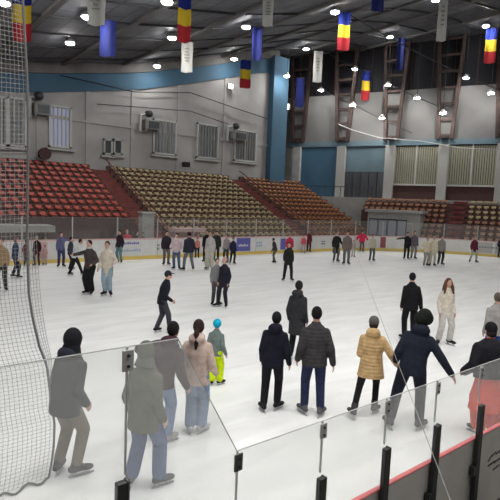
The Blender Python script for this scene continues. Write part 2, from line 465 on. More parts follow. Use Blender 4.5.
# ------------------------------------------------------------------ stands
V0, DV, Z0, DZ, NR = 27.3, .77, .95, .367, 13
A1, A2, UEND = (14.3, 15.6), (27.3, 28.5), 36.4
def u_at(px, py, v): return hitv(px, py, v).x
def terrace(name, lab, u0, u1, k0, mt, front, step=1):
    root = thing(name, lab, 'stand', ((u0+u1)/2, V0, 0))
    m = MB()
    for k in range(k0, NR):
        y0 = V0+k*DV; z1 = Z0+k*DZ
        m.box((0, y0+DV/2-V0, z1/2), (u1-u0, DV, z1))
    m.box((0, (VW-.05+V0+NR*DV)/2-V0, (Z0+NR*DZ)/2), (u1-u0, VW-.05-(V0+NR*DV), Z0+NR*DZ))
    m.build('steps', mt, root)
    zf = Z0+k0*DZ
    MB().box((0, k0*DV-.1, zf/2+.02), (u1-u0, .15, zf-.02)).build('front_wall', front, root)
    return root
rt = terrace('seating_terrace', 'stepped terrace carrying the red seats at the left', -13, A1[0]-.02, 3, M['terrace'], M['brownpanel'])
terrace('seating_terrace', 'stepped terrace carrying the cream yellow seats', A1[1]+.02, A2[0]-.02, 0, M['terrace'], M['redwall'])
terrace('seating_terrace', 'stepped terrace carrying the orange seats by the blue corner', A2[1]+.02, UEND, 0, M['terrace'], M['redwall'])
def stair(lab, u0, u1, k0):
    root = thing('aisle_stair', lab, 'stair', ((u0+u1)/2, V0, 0))
    m = MB()
    for k in range(k0*2, NR*2):
        y0 = k*DV/2; z1 = Z0+(k-1)*DZ/2
        m.box((0, y0+DV/4, z1/2), (u1-u0, DV/2, z1))
    m.build('steps', M['stair'], root)
    m = MB()
    m.bar(((u1-u0)/2-.05, k0*DV, Z0+k0*DZ+.5), ((u1-u0)/2-.05, NR*DV, Z0+NR*DZ+.5), .06)
    for k in range(k0, NR, 3): m.bar(((u1-u0)/2-.05, k*DV+.2, Z0+k*DZ-.3), ((u1-u0)/2-.05, k*DV+.2, Z0+k*DZ+.55), .05)
    m.build('handrail', M['stair'], root)
stair('dull red aisle stair between the red and the cream yellow seats', A1[0], A1[1], 0)
stair('dull red aisle stair between the cream yellow and the orange seats', A2[0], A2[1], 0)
# player ledge and shelter below the red block
ulo = hitv(55, 229, 26.9).x
zz = hitv(30, 229, 26.9).z
root = thing('shelter_roof', 'white ledge roof of the bench shelter below the red seats', 'roof', (0, 27.6, 0))
MB().box(((ulo-13)/2, 0, zz), (ulo+13, 1.5, .34)).build('roof_slab', M['white'], root)
for i in range(6): MB().box((-12.8+i*(ulo+12.6)/5, .3, zz/2-.1), (.12, .12, zz-.1)).build('post', M['grey'], root)
# white booth
ub = hitv(146.5, 220, 26.9); zt = hitv(146.5, 213.5, 26.9).z
root = thing('gate_booth', 'pale narrow booth in front of the cream seats, behind the boards', 'booth', (ub.x, 27.0, 0))
MB().box((0, -.1, zt/2), (.78, .5, zt)).build('cabin', M['white'], root, bevel=.02)
MB().box((0, -.36, zt*.42), (.5, .03, zt*.7)).build('door', M['walllow'], root)
MB().box((0, -.1, zt+.05), (.9, .6, .1)).build('roof', M['grey'], root)
# pinkish shelter in front of yellow seats
pa = hitv(173, 230, 26.6); pb = hitv(203, 232, 26.6)
root = thing('penalty_bench_shelter', 'pinkish white bench shelter behind the far boards', 'shelter', ((pa.x+pb.x)/2, 26.7, 0))
w = pb.x-pa.x; z = hitv(188, 229, 26.6).z
MB().box((0, 0, z-.06), (w, .9, .22)).build('roof', M['adpink'], root)
MB().box((0, .45, z/2), (w, .06, z)).build('back_panel', M['adpink'], root)
for s in (-1, 1): MB().box((s*w/2*.97, -.38, z/2), (.07, .07, z)).build('post', M['grey'], root)

# seats
def seat_mesh():
    m = MB()
    m.box((0, 0, .15), (.34, .32, .04)); m.box((0, .15, .24), (.34, .04, .16), M4=Matrix.Rotation(R(-14), 4, 'X'))
    m.box((-.155, .0, .18), (.03, .30, .05)); m.box((.155, .0, .18), (.03, .30, .05)); m.box((0, .05, .07), (.10, .16, .14))
    m.box((0, -.16, .14), (.32, .03, .05))
    return m
SM = {}
for k in ('seatred', 'seatyel', 'seatora', 'seatpea'):
    me = seat_mesh().mesh('stadium_seat'); me.materials.append(M[k]); SM[k] = me
ordw = ['lowest', 'second', 'third', 'fourth', 'fifth', 'sixth', 'seventh', 'eighth', 'ninth', 'tenth', 'eleventh', 'twelfth', 'top']
seats = []
SP = .56
for k in range(NR):
    y = V0+k*DV+.35; z = Z0+k*DZ
    if k >= 3:
        u = A1[0]-.5
        while u > 1.5:
            seats.append((Vector((u, y, z)), 0, 'seatred', k, 'red')); u -= SP
    u = A1[1]+.45
    while u < A2[0]-.3: seats.append((Vector((u, y, z)), 0, 'seatyel', k, 'yellow')); u += SP
    u = A2[1]+.45
    while u < UEND-.2: seats.append((Vector((u, y, z)), 0, 'seatora', k, 'orange')); u += SP
# right stand along the wall direction
NR2, DQ, DZ2, ZR0 = 8, .56, .42, 1.0
TA = (11.0, 26)                  # spanned t
TL = tW(hitW(422, 225, QC+3))    # lower rows start right of the booth
root = thing('seating_terrace', 'stepped terrace with faded orange seats in front of the tall white pillars', 'stand', W((TA[0]+TA[1])/2, QC, 0), WR)
tm = (TA[0]+TA[1])/2
TAIS = (tW(hitW(456, 215, QC+2.5))-.5, tW(hitW(456, 215, QC+2.5))+.6)
m = MB()
for k in range(NR2):
    q0 = (NR2-1-k)*DQ; z = ZR0+k*DZ2
    t0 = TA[0]-1.6 if k >= 5 else TL
    c = (t0+TA[1])/2-tm
    m.box((c, -(q0+DQ/2), z/2), (TA[1]-t0, DQ, z))
m.build('steps', M['terrace'], root)
MB().box(((TL+TA[1])/2-tm, -(NR2*DQ+.05), ZR0/2+.05), (TA[1]-TL, .1, ZR0-.1)).build('front_wall', M['redwall'], root)
m = MB()
for k in range(NR2):
    q0 = (NR2-1-k)*DQ; z = ZR0+k*DZ2
    for hh in (0, 1): m.box(((TAIS[0]+TAIS[1])/2-tm, -(q0+DQ*(.25+.5*(1-hh))), z+.02+hh*.1), (TAIS[1]-TAIS[0], DQ/2, .2))
m.build('aisle_steps', M['stair'], root)
for k in range(NR2):
    q = QC+(NR2-1-k)*DQ+.27; z = ZR0+k*DZ2
    t = (TA[0]-1.3 if k >= 5 else TL+.3)
    while t < 23.5:
        if not (TAIS[0]-.25 < t < TAIS[1]+.25):
            col = 'seatyel' if (t > TAIS[1] and k >= 4) else 'seatpea'
            seats.append((W(t, q, z), WR, col, k, 'right'))
        t += SP
seats.sort(key=lambda s: s[0].length)
blk = {'red': 'in the red block at the left', 'yellow': 'in the cream block between the two stairs', 'orange': 'in the orange block beside the blue corner', 'right': 'in the stand below the white pillars'}
cn = {'seatred': 'red', 'seatyel': 'cream yellow', 'seatora': 'orange', 'seatpea': 'faded orange'}
for (p, rz, col, k, bk) in seats[:300]:
    o = bpy.data.objects.new('stadium_seat', SM[col]); C.objects.link(o); o.location = p; o.rotation_euler = (0, 0, rz)
    row = ordw[k] if bk != 'red' else ordw[k-3]
    if k == NR-1: row = 'top'
    lab = '%s plastic stadium seat, %s row up, %s' % (cn[col], row, blk[bk])
    if row in ('top', 'lowest'): lab = lab.replace(' row up', ' row')
    tag(o, lab, 'seat', '%s seats, %s row %s' % (cn[col], row, blk[bk]))
m = MB(); base = seat_mesh(); cols = ['seatred', 'seatyel', 'seatora', 'seatpea']
for (p, rz, col, k, bk) in seats[300:]:
    m.cur = cols.index(col); cs, sn = math.cos(rz), math.sin(rz)
    m.add([(p.x+x*cs-y*sn, p.y+x*sn+y*cs, p.z+z) for x, y, z in base.v], base.f)
if m.v:
    o = m.build('stadium_seat_rows', [M[c] for c in cols])
    tag(o, 'farther rows of cream, orange and faded orange stadium seats', 'seats', kind='stuff')

# timekeeper booth by right stand
ta, tb = tW(hitW(366, 222, QC+4.6)), tW(hitW(421, 222, QC+4.6))
zb = hitW(392, 212.5, QC+4.6).z
root = thing('timekeeper_booth', 'white flat roofed booth with dark windows left of the right stand', 'booth', W((ta+tb)/2, QC+3.3, 0), WR)
w = tb-ta
MB().box((0, 0, zb/2), (w*.96, 2.4, zb-.02)).build('cabin', M['walllow'], root)
MB().box((0, -.1, zb+.1), (w*1.04, 2.9, .24)).build('roof_slab', M['white'], root)
for j in range(4):
    f = MB().box((-w*.36+j*w*.175, -1.23, zb*.56), (w*.165, .07, zb*.5)).build('window_frame', M['steel'], root)
    MB().box((-w*.36+j*w*.175, -1.28, zb*.56), (w*.14, .04, zb*.44)).build('pane', M['winpane'], f)
MB().box((w*.40, -1.23, zb*.45), (w*.1, .06, zb*.8)).build('door', M['white'], root)
# rail on the concourse
root = thing('guard_railing', 'dark guard railing on the raised walkway beside the blue panels', 'railing', W(6.5, QC-.15, ZCON), WR)
MB().bar((-6, 0, 1.0), (4.0, 0, 1.0), .07).build('top_rail', M['steel'], root)
for j in range(14): MB().bar((-6+j*10/13, 0, 0), (-6+j*10/13, 0, 1.0), .05).build('baluster', M['steel'], root)

# ------------------------------------------------------------------ far boards
def pathlen(P):
    L = [0]
    for a, b2 in zip(P, P[1:]): L.append(L[-1]+(Vector(b2)-Vector(a)).length)
    return L
OB = outline(VN, VF+.0, UE, RC)[:31]         # far side, arc and right end
PL = pathlen(OB)
def along(s):
    for i in range(len(PL)-1):
        if s <= PL[i+1] or i == len(PL)-2:
            t = (s-PL[i])/(PL[i+1]-PL[i]); a = Vector(OB[i]); b2 = Vector(OB[i+1]); p = a.lerp(b2, t); d = (b2-a).normalized()
            return Vector((p.x, p.y, 0)), Vector((d.x, d.y, 0))
root = thing('rink_boards', 'white rink boards with yellow kick plate and glass along the far side', 'rink boards', (0, VF, 0))
off = Vector((0, VF, 0))
PW = 2.4; s = 14.0; k = 0
def quadstrip(m, s0, s1, n0, n1, z0, z1, nseg=3):
    for i in range(nseg):
        a = s0+(s1-s0)*i/nseg; b2 = s0+(s1-s0)*(i+1)/nseg
        pa, da = along(a); pb, db = along(b2)
        na = Vector((-da.y, da.x, 0)); nb = Vector((-db.y, db.x, 0))
        P = [pa+na*n0, pb+nb*n0, pb+nb*n1, pa+na*n1]
        m.hexa([p-off+Vector((0,0,z0)) for p in P] + [p-off+Vector((0,0,z1)) for p in P])
while s < 68:
    m = MB(); quadstrip(m, s, s+PW-.02, .0, .1, .2, 1.1); m.build('board_panel', M['boardwhite'], root)
    m = MB(); quadstrip(m, s, s+PW-.01, -.02, .1, 0, .2); m.build('kick_plate', M['yellow'], root)
    m = MB(); quadstrip(m, s, s+PW, -.03, .13, 1.1, 1.16); m.build('cap_rail', M['adpink'], root)
    m = MB(); quadstrip(m, s+.06, s+PW-.06, .05, .065, 1.16, 2.3); m.build('glass_panel', M['farglass'], root)
    p, d = along(s); MB().box(p-off+Vector((-d.y, d.x, 0))*.06+Vector((0, 0, 1.72)), (.06, .06, 1.16)).build('glass_post', M['grey'], root)
    s += PW
# adverts on boards
def find_s(px):
    best = None
    s = 10.0
    while s < 70:
        p, d = along(s); rel = p-CP
        x = rel.dot(r_)/rel.dot(f_)*F+250
        if best is None or abs(x-px) < best[0]: best = (abs(x-px), s)
        s += .04
    return best[1]
def advert(x0, x1, z0, z1, mt, name='advert', n=-.012):
    s0, s1 = find_s(x0), find_s(x1); m = MB(); quadstrip(m, s0, s1, n, .0, z0, z1, 4); return m.build(name, mt, root)
def marks(x0, x1, zs, mt, name, cnt):
    for z in zs:
        m = MB()
        s0, s1 = find_s(x0), find_s(x1)
        for j in range(cnt):
            a = s0+(s1-s0)*j/cnt; h = .14*random.uniform(.6, 1.1)
            quadstrip(m, a, a+(s1-s0)/cnt*.7, -.02, -.005, z, z+h, 1)
        m.build(name, mt, root)
advert(40, 47, .25, 1.05, M['adpink']); marks(119, 139, (.85,), M['adblue'], 'faded_lettering', 10); marks(119, 141, (.45,), M['adlb'], 'faded_lettering', 9)
advert(236, 250, .24, 1.08, M['adblue']); marks(238, 248, (.55,), M['boardwhite'], 'advert_lettering', 6)
marks(256, 262, (.5, .7), M['adlb'], 'advert_lettering', 3); advert(280, 285, .24, 1.0, M['adblue'])
marks(321, 325, (.5, .68), M['adgrey'], 'advert_lettering', 2); advert(379, 385, .24, 1.08, M['admar'])
advert(476, 499, .24, 1.05, M['fwhite']); marks(478, 497, (.62,), M['adgrey'], 'advert_lettering', 7); marks(157, 159, (.5, .7), M['adgrey'], 'advert_lettering', 2)
# ------------------------------------------------------------------ near boards, glass and posts
JU = [-.43, .37, 1.17, 1.97, 2.79, 3.6, 4.40, 5.26, 6.08, 6.9, 7.7]
ZG, ZT, ZP, ZB, ZLO = 1.755, 2.585, 1.34, .945, .26
root = thing('rink_barrier', 'near rink barrier with red cap, glass panes and black posts', 'rink boards', (3, VN, 0))
ux = 3.0
for a, b2 in zip(JU, JU[1:]):
    w = b2-a; c = (a+b2)/2-ux
    MB().box((c, 0, ZB/2), (w-.004, .04, ZB-.02)).build('board_panel', M['boardout'], root)
    if b2 < 1.2: tops = (ZT, ZT, None)
    elif b2 < 2: tops = 'chamfer'
    else: tops = (ZG, ZG, None)
    x0, x1 = a+.006-ux, b2-.006-ux; y0, y1 = -.006, .006
    if tops == 'chamfer':
        xm = 1.49-ux
        pr = [(x0, ZB+.03), (x1, ZB+.03), (x1, ZG), (xm, ZT), (x0, ZT)]
    else: pr = [(x0, ZB+.03), (x1, ZB+.03), (x1, tops[1]), (x0, tops[0])]
    n = len(pr); m = MB()
    m.add([(x, y0, z) for x, z in pr]+[(x, y1, z) for x, z in pr], [tuple(range(n)), tuple(reversed(range(n, 2*n)))]+[(i, i+n, (i+1) % n+n, (i+1) % n) for i in range(n)])
    m.build('glass_pane', M['glass'], root)
    m = MB()
    for i in range(2 if tops != 'chamfer' else 2, n-0):
        if i+1 < n: m.bar((pr[i][0], 0, pr[i][1]), (pr[i+1][0], 0, pr[i+1][1]), .008, .004)
    m.build('glass_edge', M['grey'], root)
MB().box(((JU[0]+JU[-1])/2-ux, .0, ZB), (JU[-1]-JU[0], .048, .022)).build('cap_rail', M['redcap'], root, bevel=.01)
for u in JU[1:-1]:
    zt = 1.85 if 1 < u < 1.5 else (2.0 if u < 1 else ZP)
    p = MB().box((u-ux-.05, -.06, (zt+ZLO)/2), (.058, .045, zt-ZLO)).build('post', M['postblk'], root, bevel=.006)
    MB().box((u-ux-.015, -.06, (zt+ZLO)/2), (.012, .05, zt-ZLO+.01)).build('edge_strip', M['postgrey'], p)
    m = MB().box((u-ux-.105, -.055, .62), (.05, .05, .1)).build('latch', M['postblk'], root)
    zg = ZT if u < 1.5 else ZG
    MB().box((u-ux, 0, (zt+zg)/2), (.008, .016, zg-zt)).build('glass_joint', M['grey'], root)
    if u > 1.5 or u > 1:
        off2 = .0 if u > 1.5 else .0
        cl = MB().box((u-ux, -.014, zg-.075), (.068, .012, .12)).build('clip', M['postgrey'] if 1.8 < u < 2 else M['grey'], root, bevel=.004)
        for dz in (-.03, .03): MB().tube([(u-ux, -.02, zg-.075+dz), (u-ux, -.03, zg-.075+dz)], .009, 8).build('screw', M['postblk'], cl)
# dark painted lettering on the outer board face
m = MB()
def stroke(x0, y0, x1, y1, w=.022):
    a = hitv(x0, y0, VN-.022)-Vector((ux, VN, 0)); b2 = hitv(x1, y1, VN-.022)-Vector((ux, VN, 0)); m.bar(a, b2, .004, w, up=Vector((0, 0, 1)))
for s4 in [(488, 462, 492, 455), (488, 466, 495, 461), (492, 456, 496, 452), (493, 470, 499, 465), (494, 463, 500, 458), (496, 454, 501, 450)]: stroke(*s4)
m.build('painted_lettering', M['postblk'], root)
# black object in the bottom right corner
p = hitz(506, 508, .35)
root = thing('sports_bag', 'black bag standing outside the barrier in the bottom right corner', 'bag', (p.x, p.y, -.12))
m = MB(); m.tube([(-.3, 0, .2), (-.27, 0, .25), (0, 0, .27), (.27, 0, .25), (.3, 0, .2)], [(.05, .08), (.17, .2), (.2, .24), (.17, .2), (.05, .08)], 16, side=(0, 1, 0))
m.build('bag_body', M['blackbag'], root, smooth=True)
MB().tube([(-.15, 0, .45), (-.1, 0, .58), (.1, 0, .58), (.15, 0, .45)], .015, 8).build('handle', M['blackbag'], root)

# ------------------------------------------------------------------ protective net
NA = hitz(46, 479, 0); NB = hitz(-4, 499, 0); ND = (NB-NA).normalized(); NN = Vector((ND.y, -ND.x, 0))
ropepx = [(21.8, -55), (22.2, 0), (23.5, 80), (24.5, 150), (26.5, 230), (28.5, 290), (32, 315), (38, 343), (45, 362), (47.5, 385), (48.5, 402), (52, 420), (51, 445), (48.5, 465), (46, 478)]
def Yp(px, py): return hitp(px, py, NA, NN)
RP = [Yp(*q) for q in ropepx]
RX = [(q.z, (q-NA).dot(ND)) for q in RP]
RX.sort()
def edgeX(z):
    if z <= RX[0][0]: return RX[0][1]
    for (a, xa), (b2, xb) in zip(RX, RX[1:]):
        if z <= b2: return xa+(xb-xa)*(z-a)/(b2-a)
    return RX[-1][1]
origin = NA.copy()
root = thing('protective_net', 'grey protective net with dark border rope hanging at the left edge', 'net', origin)
XL = 1.75; ZTOP = 10.6
ncol = 34; nrow = 230
rng = random.Random(3)
def netp(i, j):
    z = .03+(ZTOP-.03)*j/nrow
    x1 = edgeX(z)-.02; t = i/ncol
    x = XL+(x1-XL)*t+.006*math.sin(j*.11+i*.2)
    sag = .10*math.sin(t*3.1+z*.8)
    return ND*x+NN*(.04*math.sin(z*1.7+t*4))+Vector((0, 0, z+sag*.5*min(1, z)))
grid = [[netp(i, j) for i in range(ncol+1)] for j in range(nrow+1)]
for j in range(nrow+1):
    for i in range(ncol+1):
        grid[j][i].z = max(grid[j][i].z, .01)
m = MB(); R3 = .0024
def thin(m, pts, r):
    vs = []; fs = []
    for p in pts: vs += [p+Vector((r, 0, 0)), p+Vector((-r*.5, r*.6, r*.6)), p+Vector((-r*.5, -r*.6, -r*.6))]
    for i in range(len(pts)-1):
        for a in range(3): fs.append((i*3+a, i*3+(a+1) % 3, i*3+3+(a+1) % 3, i*3+3+a))
    m.add(vs, fs)
def thin2(m, pts, r, ax):
    vs = []; fs = []
    for p in pts: vs += [p+ax*r, p-ax*r*.5+FWD*r*.8, p-ax*r*.5-FWD*r*.8]
    for i in range(len(pts)-1):
        for a in range(3): fs.append((i*3+a, i*3+(a+1) % 3, i*3+3+(a+1) % 3, i*3+3+a))
    m.add(vs, fs)
for i in range(ncol+1): thin2(m, [grid[j][i] for j in range(nrow+1)], R3, RGT)
for j in range(nrow+1): thin2(m, grid[j], R3, Vector((0, 0, 1)))
m.build('netting', M['netm'], root)
pts = [netp(ncol, j) for j in range(0, nrow+1, 2)]
for p in pts: p.z = max(p.z, .03)
m = MB(); m.tube(list(reversed(pts)), .014, 6); bot = []
for t in range(14):
    px = 46-56*t/13; yy = 479+(px-46)*-.4+3*math.sin(t*1.1); q = hitz(px, yy, .02); bot.append(q-origin)
m.tube([pts[0]]+bot, .014, 6)
m.build('border_rope', M['rope'], root, smooth=True)
# second folded border
f2 = [Yp(x+ (0), y) for x, y in [(34, 232), (37, 280), (40, 310), (44, 335), (50, 362), (49, 385)]]
m = MB()
inner = [NA+ND*edgeX(p.z)+Vector((0, 0, p.z)) for p in f2]
N2 = 40
def lerpP(L, t):
    x = t*(len(L)-1); i = min(int(x), len(L)-2); return L[i].lerp(L[i+1], x-i)
for a in range(4): thin2(m, [lerpP(inner, t/N2).lerp(lerpP(f2, t/N2), a/3)+FWD*.05-origin for t in range(N2+1)], .003, RGT)
for t in range(N2+1): thin2(m, [lerpP(inner, t/N2)-origin, lerpP(f2, t/N2)+FWD*.05-origin], .0025, Vector((0, 0, 1)))
m.build('folded_netting', M['netm'], root)

# ------------------------------------------------------------------ lamps, flags, cables
def ceilhit(px, py, drop=.3, lim=1.8):
    d = ray(px, py); t = 2.0
    while t < 80:
        p = CP+d*t
        if p.z > zc(p.x)-drop: return p
        if p.y > VW-lim or (Vector((p.x, p.y, 0))-W0).dot(WN) < lim: return p
        t += .1
    return p
lamps = [(4, 3), (70, 43), (87, 17), (157, 66), (167, 2), (172, 38), (246, 27), (234, 59), (306, 49), (287, 76), (321, 90),
         (335, 12), (390, 37), (355, 69), (388, 85), (353, 105), (382, 118), (417, 98), (466, 78), (486, 26), (443, 113), (491, 93), (436, 0)]
lm_h = MB().tube([(0, 0, .32), (0, 0, .28), (0, 0, .1), (0, 0, 0)], [.10, .13, .26, .28], 20, cap=True).mesh('lamp_housing', True); lm_h.materials.append(M['lamph'])
lm_d = MB().tube([(0, 0, .0), (0, 0, -.05), (0, 0, -.09)], [.25, .23, .15], 20).mesh('diffuser', False); lm_d.materials.append(M['lamp'])
def lamp(p, lab, grp='ceiling lamps over the rink'):
    r = thing('ceiling_lamp', lab, 'lamp', p, 0, grp)
    link('housing', lm_h, None, r); link('diffuser', lm_d, None, r)
    L = max(.05, zc(p.x)-p.z-.3)
    MB().bar((0, 0, .3), (0, 0, .3+L), .035).build('hanger', M['cable'], r)
hnames = {(4,3): 'round lit lamp behind the net in the top left corner', (70,43): 'round lit lamp on the dark ceiling left of the first blue banner',
 (87,17): 'round lit lamp beside the large white banner at upper left', (157,66): 'round lit lamp just above the blue band of the long wall', (167,2): 'round lit lamp at the top edge left of the striped flag',
 (172,38): 'round lit lamp just left of the striped flag over the slim white banner', (246,27): 'round lit lamp between the slim white banner and the blue banner at top centre', (234,59): 'round lit lamp just above left of the small striped flag',
 (306,49): 'round lit lamp left of the white banner near the blue corner', (287,76): 'round lit lamp just right of the blue corner column top', (321,90): 'round lit lamp below the white banner near the first lattice column',
 (335,12): 'round lit lamp at upper middle, left above the striped flag', (390,37): 'round lit lamp at the head of the third lattice column', (355,69): 'round lit lamp just left above the smallest striped flag',
 (388,85): 'round lit lamp in front of the third lattice column', (353,105): 'round lit lamp low beside the second lattice column', (382,118): 'lowest round lamp, at the foot of the third lattice column',
 (417,98): 'round lit lamp between the third and fourth lattice columns', (466,78): 'round lit lamp before the dark clerestory right of the fourth lattice column', (486,26): 'large round lit lamp at upper right above the striped flag',
 (443,113): 'round lit lamp low in front of the fourth lattice column', (491,93): 'round lit lamp at the right edge below the striped flag', (436,0): 'round lit lamp at the top edge beside the long white banner'}
for q in lamps:
    lamp(ceilhit(*q), hnames[q])
for (u, v) in [(2, -1), (0, 3), (3, 3), (6, 3), (7, 0), (12, 0), (-3, 8), (2, 8), (14, 5), (22, 6), (-12, 6), (-12, 14), (-12, 22), (-4, 4), (-4, 20), (4, -2), (4, 5), (10, 4), (10, -3), (18, 4), (18, -3), (27, 3), (36, 3), (8, 12), (28, 12), (40, 9)]:  # unseen lamps added to brighten the foreground ice, glass and near boards
    lamp(Vector((u, v, zc(u)-.45)), 'round lit ceiling lamp outside the view, added to brighten the foreground', 'added ceiling lamps outside the view')

def flag(px, y0, y1, wpx, kind, lab):
    Y = 500*(1.0 if kind == 'flag' else .95)/wpx
    while True:
        p = hitY(px, y0, Y)
        if p.z < zc(p.x)-.25 and p.y < VW-.8: break
        Y -= .2
    w = wpx*Y/500*.93
    h = (hitY(px, y0, Y)-hitY(px, y1, Y)).z
    top = hitY(px, y0, Y)
    r = thing(('national_flag' if kind == 'flag' else 'banner'), lab, 'flag' if kind == 'flag' else 'banner', top, math.atan2(RGT.y, RGT.x)+R(random.uniform(-14, 14)), 'striped flags under the roof' if kind == 'flag' else kind+' banners under the roof')
    def cloth(z0, z1, name, mt):
        m = MB(); nx, nz = 10, 6; vs = []; ph = px*.7
        for j in range(nz+1):
            z = -(z0+(z1-z0)*j/nz)*h
            for i in range(nx+1):
                x = (i/nx-.5)*w*(1-.06*math.sin(-z*2+ph)**2)
                vs.append((x, .07*math.sin(i/nx*7+ph)+.05*math.sin(z*1.5+i/nx*2), z-.05*math.sin(i/nx*3)*(-z/h)))
        n = len(vs); vs2 = [(x, y+.01, z) for x, y, z in vs]; fs = []
        for j in range(nz):
            for i in range(nx):
                a = j*(nx+1)+i; fs.append((a, a+1, a+nx+2, a+nx+1)); fs.append((a+n+nx+1, a+n+nx+2, a+n+1, a+n))
        m.add(vs+vs2, fs)
        return m.build(name, mt, r, smooth=True)
    if kind == 'flag':
        cloth(0, 1/3, 'blue_stripe', M['fblue']); cloth(1/3, 2/3, 'yellow_stripe', M['fyel']); cloth(2/3, 1, 'red_stripe', M['fred'])
    elif kind == 'blue': cloth(0, 1, 'cloth', M['fnavy'])
    else:
        cloth(0, 1, 'cloth', M['fwhite'])
        for j in range(5): MB().box((0, -.14, -h*(.25+.1*j)), (w*random.uniform(.25, .5), .01, h*.035)).build('printed_mark', M['fgrey'], r)
    MB().bar((-w/2, 0, .02), (w/2, 0, .02), .04).build('rod', M['steel'], r)
    MB().bar((0, 0, .02), (0, 0, max(.1, zc(top.x)-top.z)), .015).build('cord', M['cable'], r)
flag(22, -14, 41, 20, 'flag', 'blue, yellow and red striped flag behind the net rope at top left')
flag(185, -8, 42, 14, 'flag', 'blue, yellow and red striped flag over the slim white banner left of centre')
flag(246, 60, 88, 11.5, 'flag', 'blue, yellow and red striped flag in front of the long grey wall')
flag(345, 12, 50, 12.5, 'flag', 'blue, yellow and red striped flag at the second lattice column')
flag(366.5, 71, 100, 10, 'flag', 'smallest blue, yellow and red striped flag, between two lattice columns')
flag(492, 28, 63, 11.5, 'flag', 'blue, yellow and red striped flag at the right edge')
flag(108, 20, 56, 17, 'blue', 'dark blue banner behind the large white banner at upper left')
flag(257.5, 27, 60, 11, 'blue', 'dark blue banner at top centre below the slim white banner')
flag(300.5, 78, 107, 9, 'blue', 'blue banner hanging lowest, right of the blue corner column')
flag(379, -14, 11, 13, 'blue', 'blue banner cut by the top edge right of centre')
flag(402, 38, 70, 8, 'blue', 'narrow dark blue banner before the dark clerestory')
flag(97, -18, 25, 18, 'white', 'large white banner at the top edge, upper left')
flag(187.5, 42, 72, 12, 'white', 'slim white banner right below the second striped flag')
flag(268.5, -4, 26, 11.5, 'white', 'slim white banner at the top edge above the blue banner, centre')
flag(318.5, 51, 82, 9.5, 'white', 'slim white banner between the first two lattice columns')
flag(444, -4, 41, 9.5, 'white', 'long white banner above the fourth lattice column')

def cable(pts, r, lab, mt='cable', sag=0):
    pts = [Vector(p) for p in pts]
    if len(pts) == 2 and sag:
        a, b2 = pts; pts = [a.lerp(b2, i/16)-Vector((0, 0, sag*4*(i/16)*(1-i/16))) for i in range(17)]
    o0 = pts[0]
    m = MB(); m.tube([p-o0 for p in pts], r, 6)
    o = m.build('cable', M[mt], None, True); o.location = o0
    return tag(o, lab, 'cable')
cable([hitv(60, 75, VW-.35), hitv(135, 92, VW-.35), hitv(190, 92.5, VW-.35), hitv(232, 107, VW-.35), hitv(268, 119, VW-.35)], .035, 'dark cable slanting across the upper long wall below the blue band')
cable([hitv(97, 104, VW-.3), hitv(190, 111, VW-.3), hitv(228, 124, VW-.3)], .03, 'dark cable running along the long wall to the rightmost air conditioner')
cable([ceilhit(350, 15, .1), hitW(505, 92, .1)], .035, 'upper dark cable crossing before the clerestory down to the right edge', sag=.3)
cable([ceilhit(318, 48, .1, .5), hitW(440, 107, .1)], .03, 'middle dark cable slanting from the blue corner to the fourth lattice column', sag=.2)
cable([hitW(300, 78, .6), hitW(412, 133, .35)], .03, 'lower dark cable slanting over the pale upper cladding', sag=.1)
cable([hitW(338, 124, 1.2), hitW(352, 130, 1.2), hitW(380, 138, 1.4), hitW(420, 141, 1.6), hitW(460, 148, 1.8), hitW(505, 150, 1.8)], .045, 'pale sagging cable hung from the second lattice column to the right edge', 'fwhite')
a = hitY(357, 256, 36.0); b2 = hitY(458, 520, 2.3)
cable([a, b2], .0032, 'thin grey cord stretched down across the ice and the near barrier', 'netm')
# the cord is thin near the camera and fixed to the far boards: thicker far sheath
# ------------------------------------------------------------------ people
def remeshed(mb, name, voxel, smooth=4):
    me = mb.mesh(name); o = bpy.data.objects.new(name, me); C.objects.link(o)
    md = o.modifiers.new('r', 'REMESH'); md.mode = 'VOXEL'; md.voxel_size = voxel; md.use_smooth_shade = True
    if smooth: s = o.modifiers.new('s', 'SMOOTH'); s.iterations = smooth; s.factor = .5
    dg = bpy.context.evaluated_depsgraph_get()
    me2 = bpy.data.meshes.new_from_object(o.evaluated_get(dg)); me2.name = name
    me2.polygons.foreach_set('use_smooth', [True]*len(me2.polygons))
    bpy.data.objects.remove(o); bpy.data.meshes.remove(me)
    me2.materials.clear(); return me2
def ik(a, b, l1, l2, pole):
    d = b-a; L = min(d.length, (l1+l2)*.999); d.normalize(); b = a+d*L
    x = (l1*l1-l2*l2+L*L)/(2*L); h = math.sqrt(max(0, l1*l1-x*x))
    p = pole-d*pole.dot(d); p.normalize()
    return a+d*x+p*h, b
FA = math.atan2(-FWD.x, FWD.y)
